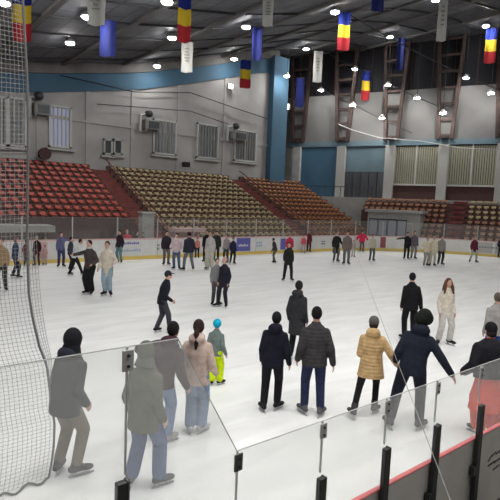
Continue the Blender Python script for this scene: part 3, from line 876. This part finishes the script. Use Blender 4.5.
def person(lab, px, foot=None, head=None, h=1.72, face=0, top=(.03,.03,.035), legs=(.02,.02,.025), hair='short', hcol=(.02,.015,.012),
           quilt=False, hem=.0, flare=1.0, legw=1.0, bulk=1.0, lean=4, side=0, fl=(-.11, 0, 0), fr=(.11, 0, 0), hl=None, hr=None, crouch=0.0,
           hood=False, skate=(.02,.02,.025), near=False, skin=None, behind=None, scarf=None, back=None, cuff=None, group=None, patches=None, at=None, sleeves=None, cape=None):
    if at is not None: P = at
    elif behind is not None: P = hitv(px, 250, behind); P.z = -.12
    elif foot is not None: P = hitz(px, foot, 0)
    else:
        lo, hi = 3, 45
        for _ in range(40):
            mid = (lo+hi)/2; q = hitY(px, head, mid)
            if q.z > h: lo = mid
            else: hi = mid
        P = hitY(px, head, lo); P.z = 0
    if head is not None and foot is not None:
        q = hitY(px, head, P.dot(FWD)); h = max(.9, min(1.98, q.z))
    if behind is None and P.z == 0:
        def inside(p, g=.5):
            if p.y > VF-g: return False
            if p.x > UE and p.y > VF-RC: return (Vector((p.x, p.y))-Vector((UE, VF-RC))).length < RC-g
            return p.x < UE+RC-g
        while not inside(P): P = P*.995
        P.z = 0
    # geometry in local units for a 1.80 m figure on skates
    X = Vector((1, 0, 0)); la, sa = R(lean), R(side)
    T = Vector((math.sin(sa), math.sin(la), math.cos(la)*math.cos(sa))).normalized()
    Z = Vector((0, 0, 1))
    hz = .965-crouch
    hip = Vector((0, -.25*math.sin(la), hz)); sho = hip+T*.49; neck = hip+T*.535
    HT = (T+Z*1.2).normalized(); hc = neck+HT*.155+Vector((0, .015, 0))
    ttop = hc.z+.118
    S = h/ttop
    r = MB()  # dummy
    vox = (.0095 if near else .021)
    xs = (X-T*X.dot(T)).normalized()
    LW = bulk
    shl = sho-xs*.148*LW-T*.075; shr = sho+xs*.148*LW-T*.075
    HLp = shl+Vector(hl if hl else (-.055, .05, -.50)); HRp = shr+Vector(hr if hr else (.055, .05, -.50))
    ell, wl = ik(shl, HLp, .285, .255, Vector((-.15, -1, 0))); elr, wr = ik(shr, HRp, .285, .255, Vector((.15, -1, 0)))
    hipl = hip-X*.09-Z*.03; hipr = hip+X*.09-Z*.03
    al = Vector((fl[0], fl[1]+hip.y*.2, .15+fl[2])); ar = Vector((fr[0], fr[1]+hip.y*.2, .15+fr[2]))
    knl, al = ik(hipl, al, .415, .405, Vector((-.1, 1, 0))); knr, ar = ik(hipr, ar, .415, .405, Vector((.1, 1, 0)))
    # body
    b = MB()
    b.tube([hip-T*.10, hip-T*.04, hip+T*.08, hip+T*.2, hip+T*.33, hip+T*.44, sho+T*.02], [(.10, .07), (.145, .10), (.13, .095), (.125, .09), (.15, .10), (.15, .085), (.08, .06)], 16, side=xs)
    b.tube([sho-T*.03, neck, hc-HT*.04], [.06, .052, .055], 12)
    b.ell(hc, (.074, .094, .115)); b.ell(hc+Vector((0, .02, -.055)), (.055, .07, .06))
    hf = Vector((0, .094, 0))
    b.cone(hc+Vector((0, .088, .02)), hc+Vector((0, .108, -.02)), .010, .014, 8)
    for s in (-1, 1): b.ell(hc+Vector((s*.076, -.005, -.005)), (.012, .02, .03), n=8, m=6)
    for (s0, e0, w0) in ((shl, ell, wl), (shr, elr, wr)):
        b.cone(s0, e0, .046, .037); b.cone(e0, w0, .037, .027)
        d = (w0-e0).normalized(); sd = 1 if s0 is shr else -1
        inner = Vector((-sd, .2, 0)); inner = (inner-d*inner.dot(d)).normalized(); across = d.cross(inner).normalized()
        b.cone(w0, w0+d*.03, .026, .026, 8)
        b.tube([w0+d*.0, w0+d*.03, w0+d*.07, w0+d*.095], [(.024, .016), (.036, .016), (.040, .016), (.036, .013)], 10, side=across)
        for fi, (off, ln) in enumerate(((-.030, .062), (-.010, .074), (.010, .070), (.029, .054))):
            a0 = w0+d*.085+across*off; a1 = a0+d*ln*.55+inner*.006; a2 = a1+(d*.8+inner*.6).normalized()*ln*.45
            b.cone(a0, a1, .0095, .009, 6); b.cone(a1, a2, .009, .0078, 6)
        th = across*(-1 if across.y < 0 else 1)
        t0 = w0+d*.03+th*.025; t1 = t0+(d*.6+th*.7).normalized()*.035; b.cone(t0, t1, .012, .011, 6); b.cone(t1, t1+(d*.9+inner*.3).normalized()*.03, .011, .009, 6)
    for (h0, k0, a0) in ((hipl, knl, al), (hipr, knr, ar)):
        b.cone(h0, k0, .078, .052); b.cone(k0, a0, .054, .036); b.ell(a0+Vector((0, .015, -.03)), (.03, .045, .03))
    me = remeshed(b, 'person', vox, 1 if near else 2)
    me.transform(Matrix.Scale(S, 4))
    o = link('person', me, skin or M['skin']); o.location = P; o.rotation_euler = (0, 0, FA-R(face))
    tag(o, lab, 'person', group)
    def part(mb, name, mt, v=None, sm=3, rem=True, parent=o):
        if rem: q = remeshed(mb, name, v or (.013 if near else .024), sm)
        else: q = mb.mesh(name, True)
        q.transform(Matrix.Scale(S, 4))
        return link(name, q, mt, parent)
    # jacket
    j = MB(); B = bulk
    hb = -.125-hem
    dn = Vector((0, 0, -1))
    hemP = hip+T*.02
    rings = [hip+T*.0+dn*(.02-hb) if False else hip+dn*(-hb)]
    path = [hip+dn*(-hb), hip+dn*(-hb)*.5, hip+T*.04, hip+T*.16, hip+T*.30, hip+T*.40, sho+T*.015, sho+T*.06]
    rad = [(.185*B*flare, .135*B*flare), (.182*B*(1+flare)/2, .132*B*(1+flare)/2), (.175*B, .13*B), (.165*B, .125*B), (.19*B, .138*B), (.172*B, .122*B), (.115*B, .092*B), (.065, .065)]
    j.tube(path, rad, 20, side=xs)
    for (s0, e0, w0) in ((shl, ell, wl), (shr, elr, wr)):
        j.cone(s0, e0, .062*B, .060*B); j.cone(e0, w0, .060*B, .046*B)
    j.tube([sho+T*.02, sho+T*.085], [.085, .07], 14)
    if hood:
        j.ell(sho+T*.05+Vector((0, -.09, 0)), (.13, .085, .09)); j.ell(sho+T*.07+Vector((0, -.03, .0)), (.115, .10, .06))
    part(j, 'coat' if hem > .1 else 'jacket', fabric(top, quilt))
    if cape is not None:
        c = MB(); c.tube([hip-T*.04, hip+T*.10, hip+T*.24, hip+T*.32, hip+T*.42, sho+T*.02, sho+T*.08], [(.215*B, .165*B), (.205*B, .155*B), (.205*B, .155*B), (.215*B, .155*B), (.205*B, .145*B), (.14*B, .11*B), (.08, .08)], 20, side=xs)
        for (s0, e0, w0) in ((shl, ell, wl), (shr, elr, wr)): c.cone(s0, e0, .080*B, .070*B); c.cone(e0, w0, .070*B, .056*B)
        part(c, 'jacket', fabric(cape))
    # trousers
    t = MB()
    t.tube([hip-T*.09, hip-T*.03, hip+T*.07], [(.13, .11), (.158, .118), (.15, .112)], 18, side=X)
    for (h0, k0, a0) in ((hipl, knl, al), (hipr, knr, ar)):
        t.cone(h0, k0, .102*(.5+.5*legw), .080*legw); t.cone(k0, a0+(k0-a0).normalized()*.02, .078*legw, .066*legw*(1.15 if legw > 1 else 1))
    tr = part(t, 'trousers', fabric(legs))
    if patches is not None:
        for k0 in (knl, knr):
            MBp = MB(); MBp.ell(k0+Vector((0, -.055*legw, -.02)), (.045, .03, .07), n=12, m=8); part(MBp, 'knee_patch', fabric(patches), rem=False, parent=tr)
    # skates
    for yaw, (k0, a0) in ((28, (knl, al)), (-28, (knr, ar))):
        d = (k0-a0).normalized()
        RZ = Matrix.Rotation(R(yaw), 3, 'Z'); Xy = RZ @ X
        s = MB()
        s.tube([a0+d*.10, a0+d*.02, a0-d*.045], [(.062, .066), (.056, .064), (.054, .07)], 12, side=Xy)
        O = a0-d*.05
        s.tube([O+RZ @ Vector((0, -.085, 0)), O+RZ @ Vector((0, -.03, .004)), O+RZ @ Vector((0, .08, -.004)), O+RZ @ Vector((0, .16, -.014)), O+RZ @ Vector((0, .205, -.018))], [.03, (.05, .046), (.052, .042), (.05, .034), .024], 12, side=Xy)
        bt = part(s, 'skate', fabric(skate), v=.012 if near else .02, sm=1)
        q = MB(); yr = R(yaw)
        q.box(a0+RZ @ Vector((0, .055, -.138)), (.010, .30, .026), rz=yr); q.box(a0+RZ @ Vector((0, -.03, -.11)), (.022, .06, .05), rz=yr); q.box(a0+RZ @ Vector((0, .12, -.11)), (.022, .06, .05), rz=yr)
        part(q, 'blade', M['blade'], rem=False, parent=bt)
    # hair or headgear
    hm = fabric(hcol) 
    if hair in ('short', 'long', 'bun', 'pony', 'big'):
        g = MB(); g.ell(hc+Vector((0, -.018, .022)), (.087, .098, .112))
        if hair == 'big': g.ell(hc+Vector((.03, -.02, .05)), (.10, .11, .10)); g.ell(hc+Vector((.06, -.02, .01)), (.09, .09, .10)); g.ell(hc+Vector((.0, -.05, .0)), (.11, .10, .12)); 
        if hair in ('long',):
            g.tube([hc+Vector((0, -.05, .04)), hc+Vector((0, -.075, -.10)), hc+Vector((0, -.10, -.24)), hc+Vector((0, -.10, -.34))], [(.09, .06), (.12, .06), (.13, .05), (.07, .03)], 12, side=X)
            for s in (-1, 1): g.tube([hc+Vector((s*.07, 0, .03)), hc+Vector((s*.10, .03, -.12)), hc+Vector((s*.12, .06, -.28))], [.03, .045, .025], 8)
        if hair in ('pony', 'bun'):
            g.tube([hc+Vector((0, -.09, .02)), hc+Vector((0, -.14, -.06)), hc+Vector((0.01, -.16, -.2)), hc+Vector((0.0, -.165, -.3))], [.03, .045, .04, .015], 10)
        part(g, 'hair', hm, v=.012 if near else .02, sm=2)
    elif hair in ('beanie', 'helmet', 'pompom', 'cap', 'hood'):
        g = MB()
        if hair == 'hood':
            g.ell(hc+Vector((0, -.03, .015)), (.108, .112, .135)); g.tube([hc+Vector((0, -.04, -.06)), sho+T*.04+Vector((0, -.03, 0))], [(.10, .095), (.14, .11)], 14, side=X)
        else:
            k = 1.22 if hair == 'helmet' else 1.0
            g.ell(hc+Vector((0, -.012, .035)), (.092*k, .106*k, .105*k))
        if hair == 'pompom': g.ell(hc+Vector((0, -.02, .15)), (.05, .05, .05))
        part(g, 'hood' if hair == 'hood' else ('helmet' if hair == 'helmet' else ('cap' if hair == 'cap' else 'hat')), hm, v=.012 if near else .02, sm=2)
        if hair == 'cap':
            g = MB(); g.tube([hc+Vector((0, .06, .05)), hc+Vector((0, .13, .045)), hc+Vector((0, .18, .035))], [(.07, .012), (.065, .01), (.03, .006)], 12, side=X); part(g, 'cap_brim', hm, rem=False)
        if hair in ('beanie', 'pompom'):
            g = MB(); g.ell(hc+Vector((0, -.03, -.03)), (.080, .085, .08)); part(g, 'hair', fabric((.03, .02, .018)), v=.015, sm=1)
    if scarf is not None:
        g = MB(); g.tube([sho+T*.05, sho+T*.10], [(.115, .12), (.10, .11)], 18); part(g, 'fur_collar', fabric(scarf), v=.015, sm=1)
    if near or h:
        if 100 < abs(face) <= 260 or near:
            for s in (-1, 1): part(MB().ell(hc+Vector((s*.030, .083, .012)), (.014, .010, .008), n=8, m=6), 'eye', M['eye'], rem=False)
            part(MB().ell(hc+Vector((0, .083, -.062)), (.024, .010, .007), n=8, m=6), 'mouth', M['mouth'], rem=False)
    return o

BLK = (.012, .012, .016); NAVY = (.02, .025, .05); GREY = (.10, .10, .11); WHT = (.62, .60, .58); JEAN = (.17, .24, .38); DJEAN = (.035, .05, .12)
CRM = (.60, .54, .42); RED = (.50, .03, .06); BURG = (.13, .02, .035); BRN = (.10, .045, .025)
N = dict(near=True)
# --- foreground
person('person in black hooded jacket and khaki trousers skating beside the net', 68, 474, 331, face=28, top=(.022, .024, .035), legs=(.17, .14, .11), hair='hood', hcol=BLK, hem=.04, bulk=1.14, lean=12, crouch=.02,
       fl=(-.10, -.04, 0), fr=(.12, .03, 0), hl=(-.04, .06, -.50), hr=(.0, .08, -.48), skate=(.05, .05, .055), hood=True, **N)
person('person in olive hooded coat and blue jeans with dark knee patches behind the tall glass', 143, 487, 343, face=25, top=(.11, .115, .09), legs=(.10, .14, .26), hair='hood', hcol=(.10, .105, .085), hem=.10, bulk=1.12, lean=4,
       fl=(-.13, -.05, 0), fr=(.16, .10, 0), skate=(.07, .075, .075), patches=BLK, hl=(-.05, .03, -.5), hr=(.06, .05, -.5), legw=1.15, **N)
person('person in dark burgundy jacket and pale jeans leaning towards the olive coat', 160, 441, 321, face=20, top=(.05, .025, .03), legs=(.20, .27, .42), hair='short', hcol=(.012, .01, .012), hem=.02, bulk=1.15, side=14, lean=6,
       hl=(-.36, .1, -.12), hr=(.10, .06, -.48), skate=(.45, .43, .38), hood=True, legw=1.1, **N)
person('person in pale pink puffer jacket, light jeans and white skates, dark ponytail', 195, 434, 320, face=8, top=(.50, .39, .34), legs=(.20, .27, .40), hair='pony', hcol=(.03, .02, .018), hem=.04, bulk=1.08, legw=1.15,
       hl=(-.15, .10, -.42), hr=(.10, .12, -.44), skate=(.5, .5, .5), fl=(-.08, 0, 0), fr=(.08, .05, 0), hood=True, **N)
person('child in turquoise helmet, grey jacket and neon yellow trousers', 214.5, 385.5, 320.5, face=20, top=(.16, .20, .19), legs=(.62, .80, .01), hair='helmet', hcol=(.01, .38, .55), bulk=1.05, legw=1.25, lean=6, hr=(.12, .02, -.48), fl=(-.08, 0, .0), fr=(.10, .1, 0), **N)
person('person in black hooded jacket and black trousers left of the grey puffer jacket', 270.5, 411, 312, face=10, top=(.012, .012, .022), legs=(.012, .012, .015), hair='short', hcol=BLK, hem=.02, bulk=1.08, hood=True,
       fl=(-.12, -.05, 0), fr=(.10, .08, 0), hl=(-.06, .05, -.5), hr=(.10, .05, -.5), side=3, **N)
person('person in dark grey quilted jacket and navy jeans with grey skates', 311.5, 415.5, 307, face=2, top=(.045, .042, .045), legs=(.024, .030, .075), hair='short', hcol=(.012, .01, .012), quilt=True, hem=.0, bulk=1.1,
       fl=(-.12, .05, 0), fr=(.13, -.02, 0), hl=(-.10, .05, -.48), hr=(.13, -.03, -.50), skate=(.10, .10, .11), **N)
person('person in long dark grey coat standing behind the grey quilted jacket', 299, None, 281, h=1.74, face=25, top=(.030, .030, .034), legs=BLK, hair='short', hcol=(.02, .018, .018), hem=.26, bulk=1.0, lean=3, hood=True, **N)
person('person in camel puffer coat with black collar and black leggings holding hands', 368, 414.5, 317, face=15, top=(.52, .35, .17), legs=(.012, .012, .014), hair='beanie', hcol=(.10, .095, .09), hood=True, quilt=True, hem=.13, flare=1.18, bulk=1.1, legw=.8, lean=7,
       fl=(-.24, -.28, .03), fr=(.10, .10, 0), hl=(-.02, .2, -.38), hr=(.26, .06, -.42), scarf=(.015, .012, .012), skate=(.05, .05, .05), **N)
person('person in navy jacket with bulky black fur hat leaning, right arm stretched out', 408, 428, 311, face=20, top=(.013, .016, .028), legs=(.012, .014, .026), hair='big', hcol=(.012, .014, .012), hem=-.02, bulk=1.04, lean=22, side=8, crouch=.04,
       fl=(-.24, -.10, 0), fr=(.14, .02, 0), hl=(-.14, .02, -.40), hr=(.30, -.05, -.42), hood=True, skate=(.05, .05, .055), **N)
person('person in black jacket and black trousers walking ahead of the fur hat', 413, None, 273, h=1.76, face=5, top=(.010, .010, .012), legs=(.010, .010, .012), hair='short', hcol=BLK, hem=.02, bulk=1.06, hl=(-.06, .03, -.5), hr=(.12, .03, -.52), **N)
person('person in cream trouser suit with long brown hair facing the camera', 443.5, 344.5, 278, face=176, top=(.62, .56, .47), legs=(.52, .50, .47), hair='long', hcol=(.11, .045, .025), hem=.10, bulk=.95, legw=1.05, fl=(-.15, 0, 0), fr=(.15, 0, 0), lean=2, **N)
person('person in pale grey jacket and blue jeans at the right edge', 499, None, 293, h=1.7, face=5, top=(.30, .29, .28), legs=(.03, .07, .26), hair='short', hcol=(.1, .08, .07), bulk=1.1, **N)
person('person in black top and loose red suit behind the glass at right edge', 494, None, 324, h=1.72, face=-5, top=(.66, .075, .05), legs=(.66, .075, .05), hair='beanie', hcol=BLK, hem=.42, flare=1.35, bulk=1.28, legw=1.6, lean=10, cape=BLK,
       hl=(-.16, .08, -.4), hr=(.16, .08, -.4), **N)
# --- middle distance
person('person in black jacket and cap, dark grey trousers, bent forward in profile', 163.5, 333, 271, face=65, top=(.013, .013, .022), legs=(.045, .045, .06), hair='cap', hcol=(.02, .02, .025), bulk=1.05, lean=14, fl=(-.10, -.16, 0), fr=(.10, .16, 0), hl=(0, .12, -.42), hr=(0, .12, -.42), near=True)
person('person in grey clothes close behind the black jacket with the white hem', 215.5, 305, 258, face=160, top=(.20, .20, .21), legs=(.07, .07, .08), hair='short', hcol=(.06, .045, .04))
person('person in black coat with pale headscarf skating in mid rink', 223.5, 307, 257, face=-150, top=(.018, .018, .03), legs=(.02, .02, .03), hair='beanie', hcol=(.5, .32, .3), hem=.14, fl=(-.10, 0, 0), fr=(.18, .1, 0))
person('person in black with yellow-green edges standing alone in mid rink', 287.5, 281, 242, face=180, top=(.02, .022, .02), legs=(.015, .015, .015), hair='short', hem=.1, hl=(-.05, .1, -.45), hr=(.05, .1, -.45), fl=(-.17, 0, 0), fr=(.17, 0, 0))
person('person in black wide trousers and white-fronted top, left pair', 89.5, 294.5, 240, face=200, top=(.06, .05, .05), legs=(.012, .012, .014), hair='short', hcol=(.03, .02, .02), legw=1.3, hl=(-.1, .2, -.35), hr=(.3, .2, -.1), fl=(-.08, 0, 0), fr=(.08, 0, 0), scarf=(.5, .5, .5), bulk=1.1)
person('person in open cream coat and light blue jeans, dark skates', 107, 295.5, 241, face=180, top=(.56, .50, .42), legs=(.26, .34, .40), hair='short', hcol=(.05, .03, .02), hem=.2, hl=(-.1, .2, -.3), hr=(.1, .1, -.5), bulk=1.05, fl=(-.1, 0, 0), fr=(.07, 0, 0))
# --- far left behind the net
person('person in ochre jacket and dark trousers behind the net at left edge', 2, 291, 238, face=170, top=(.28, .18, .09), legs=(.03, .03, .03), hair='short', hcol=(.06, .04, .03))
person('person in navy jacket and black trousers seen through the net', 15.5, 278, 237, face=60, top=(.025, .04, .10), legs=(.015, .016, .03), hair='beanie', hcol=(.2, .1, .1), fl=(-.12, -.1, 0), fr=(.12, .1, 0))
person('person in burgundy jacket by the far boards seen through the net', 26, 266, 240, face=120, top=(.13, .04, .06), legs=(.05, .04, .05), hair='short')
person('person in black and dark red jacket beside the net rope at the boards', 37, 266, 236, face=180, top=(.03, .01, .015), legs=(.05, .01, .02), hair='beanie', hcol=(.3, .3, .33))
person('child in pale pink at the far boards', 45, 265, 245, face=180, top=(.60, .38, .38), legs=(.5, .35, .35), hair='beanie', hcol=(.3, .12, .14))
person('person in blue violet jacket and dark trousers at the far boards', 61, 267, 232, face=150, top=(.12, .12, .24), legs=(.05, .05, .12), hair='short', hl=(-.4, .1, -.05))
person('person in dark clothes beside the striding white shirt', 70.5, 270, 237, face=90, top=(.04, .045, .06), legs=(.02, .02, .025), hair='short')
person('person in white shirt striding with bent back, black trousers', 77, 275.5, 239, face=70, top=(.58, .60, .62), legs=(.015, .015, .018), hair='short', hcol=(.03, .02, .02), lean=24, fl=(-.1, -.3, 0), fr=(.1, .25, 0), hl=(0, .2, -.4), hr=(0, .3, -.3), bulk=1.1)
person('person in black jacket and teal trousers right of the cream coat', 119.5, 263, 230, face=200, top=(.03, .02, .03), legs=(.10, .20, .21), hair='short')
person('spectator in red jacket standing behind the far boards', 127, behind=25.95, h=1.72, face=180, top=RED, legs=BLK, hair='short', hcol=(.3, .15, .12), bulk=1.25)
person('spectator in black jacket behind the boards next to the red jacket', 136, behind=25.95, h=1.6, face=120, top=BLK, legs=BLK, hair='short')
person('spectator in grey jacket behind the boards by the pale booth', 143, behind=25.95, h=1.55, face=180, top=(.12, .11, .13), legs=BLK, hair='short')
# --- far middle group
person('person in dark jacket at left of the pale pink top', 166, 265, 231, face=160, top=(.03, .025, .035), legs=(.14, .12, .12), hair='short', bulk=1.15)
person('person in pale pink top and blue jeans in the far middle group', 176, 269.5, 233, face=180, top=(.60, .48, .52), legs=(.08, .12, .20), hair='short', fl=(-.15, 0, 0), fr=(.1, 0, 0), hl=(-.1, .2, -.3), hr=(.1, .2, -.3), bulk=1.1)
person('person in dark navy jacket and grey blue trousers, right of the pink top', 188.5, 270.5, 232, face=-30, top=(.028, .03, .045), legs=(.12, .14, .16), hair='short', bulk=1.2, fl=(-.24, 0, 0), fr=(.22, 0, 0))
person('child in red and white top standing at the far boards', 197, 258, 237, face=180, top=(.55, .22, .18), legs=(.04, .02, .02), hair='beanie', hcol=(.4, .06, .05))
person('person in black standing left of the beige trousers', 206, 262, 230, face=180, top=BLK, legs=BLK, hair='short')
person('person in white jacket and beige trousers in the far group', 209.5, 270, 231, face=190, top=(.45, .42, .42), legs=(.46, .44, .38), hair='short', hcol=(.12, .07, .05), legw=1.3)
person('person in olive black jacket beside the beige trousers', 216, 261, 231, face=180, top=(.03, .035, .025), legs=(.03, .03, .03), hair='short', bulk=1.15)
person('person in grey and white top left of the blue advert', 226, 263, 234, face=200, top=(.30, .27, .28), legs=(.04, .05, .05), hair='short')
person('person in navy black jacket in front of the blue advert', 232.5, 264, 237, face=160, top=(.02, .02, .05), legs=(.015, .015, .02), hair='short', fl=(-.1, 0, 0), fr=(.16, 0, 0))
person('person in dark jacket and olive trousers leaning, left of the mid rink skater', 274, 263, 238, face=-60, top=(.035, .035, .045), legs=(.11, .11, .07), hair='short', lean=14, side=-6, fl=(-.08, -.1, 0), fr=(.08, .1, 0))
person('person in red jacket behind the black mid rink skater', 289, 259, 234, face=180, top=(.48, .03, .07), legs=(.1, .02, .03), hair='short', hcol=(.2, .03, .04), bulk=1.2)
person('child in red jacket at the far boards', 303, 253, 235, face=180, top=(.55, .08, .12), legs=(.4, .35, .35), hair='short', hcol=(.1, .05, .04))
person('person in burgundy coat beside the child in red', 308.5, 252, 230, face=180, top=BURG, legs=(.09, .03, .04), hair='short', hem=.15)
# --- far right groups
person('person in long black coat with white front, left of the grey coat', 335.5, 262, 231, face=170, top=(.02, .022, .02), legs=(.12, .12, .12), hair='short', hcol=(.12, .1, .09), hem=.34, bulk=1.1, scarf=(.55, .55, .55), hl=(-.15, .1, -.35))
person('person in brown and grey coat right of the long black coat', 346, 264.5, 231, face=190, top=(.16, .13, .12), legs=(.13, .13, .13), hair='short', hcol=(.05, .02, .02), hem=.1, bulk=1.1)
person('child in beige by the far boards beside the cord', 353, 257, 240, face=180, top=(.40, .35, .3), legs=(.45, .43, .4), hair='short', hcol=(.3, .2, .15))
person('person in bright red jacket at the far boards', 361.5, 251.5, 231, face=180, top=(.62, .03, .09), legs=(.12, .08, .08), hair='short', hcol=(.12, .06, .05), bulk=1.5, hl=(-.25, .1, -.35), hr=(.25, .1, -.35))
person('person in beige jacket and green grey trousers right of the bright red jacket', 371.5, 261, 234, face=180, top=(.45, .41, .33), legs=(.09, .10, .10), hair='short', hcol=(.06, .04, .03), bulk=1.1)
person('person in black pointing to the left', 406, 259, 232, face=190, top=(.015, .015, .02), legs=(.012, .012, .015), hair='short', hr=(.5, .1, -.08), bulk=1.05)
person('person in mauve grey jacket beside the pointing person', 413, 259, 231, face=180, top=(.14, .11, .13), legs=(.2, .2, .22), hair='short', bulk=1.15)
person('person in cream coat, left one of the cream pair', 425.5, 266, 237, face=170, top=(.58, .52, .38), legs=(.26, .25, .22), hair='short', hcol=(.25, .18, .12), hl=(.0, .1, -.4), hr=(.2, .1, -.35), bulk=1.15)
person('person in cream coat, right one of the cream pair', 432, 266, 236, face=190, top=(.60, .55, .42), legs=(.45, .42, .35), hair='short', hcol=(.4, .35, .25), hem=.2, bulk=1.1)
person('person in grey top and black shorts right of the cream pair', 440, 265, 235, face=180, top=(.25, .23, .21), legs=(.03, .035, .03), hair='short', hcol=(.05, .03, .03), bulk=1.1, hem=.05)
person('person in burgundy jacket and pale green trousers before the white boards', 473, 262.5, 236, face=180, top=(.11, .02, .04), legs=(.35, .40, .33), hair='short', hcol=(.2, .12, .1), hem=.12, fl=(-.2, 0, 0), fr=(.22, 0, 0), bulk=1.05)
person('person in navy jacket at the right edge before the far boards', 499.5, 258, 236, face=180, top=(.02, .02, .04), legs=(.03, .03, .035), hair='short')

# ------------------------------------------------------------------ world and view
w = bpy.data.worlds.new('world'); scn.world = w; w.use_nodes = True
w.node_tree.nodes['Background'].inputs[0].default_value = (.5, .55, .6, 1); w.node_tree.nodes['Background'].inputs[1].default_value = .05
scn.view_settings.view_transform = 'Standard'; scn.view_settings.look = 'None'
scn.view_settings.gamma = 1; scn.view_settings.use_curve_mapping = False
scn.view_settings.exposure = 0.5
scn.cycles.use_denoising = True
scn.cycles.max_bounces = 8; scn.cycles.transparent_max_bounces = 24
scn.cycles.sample_clamp_indirect = 6
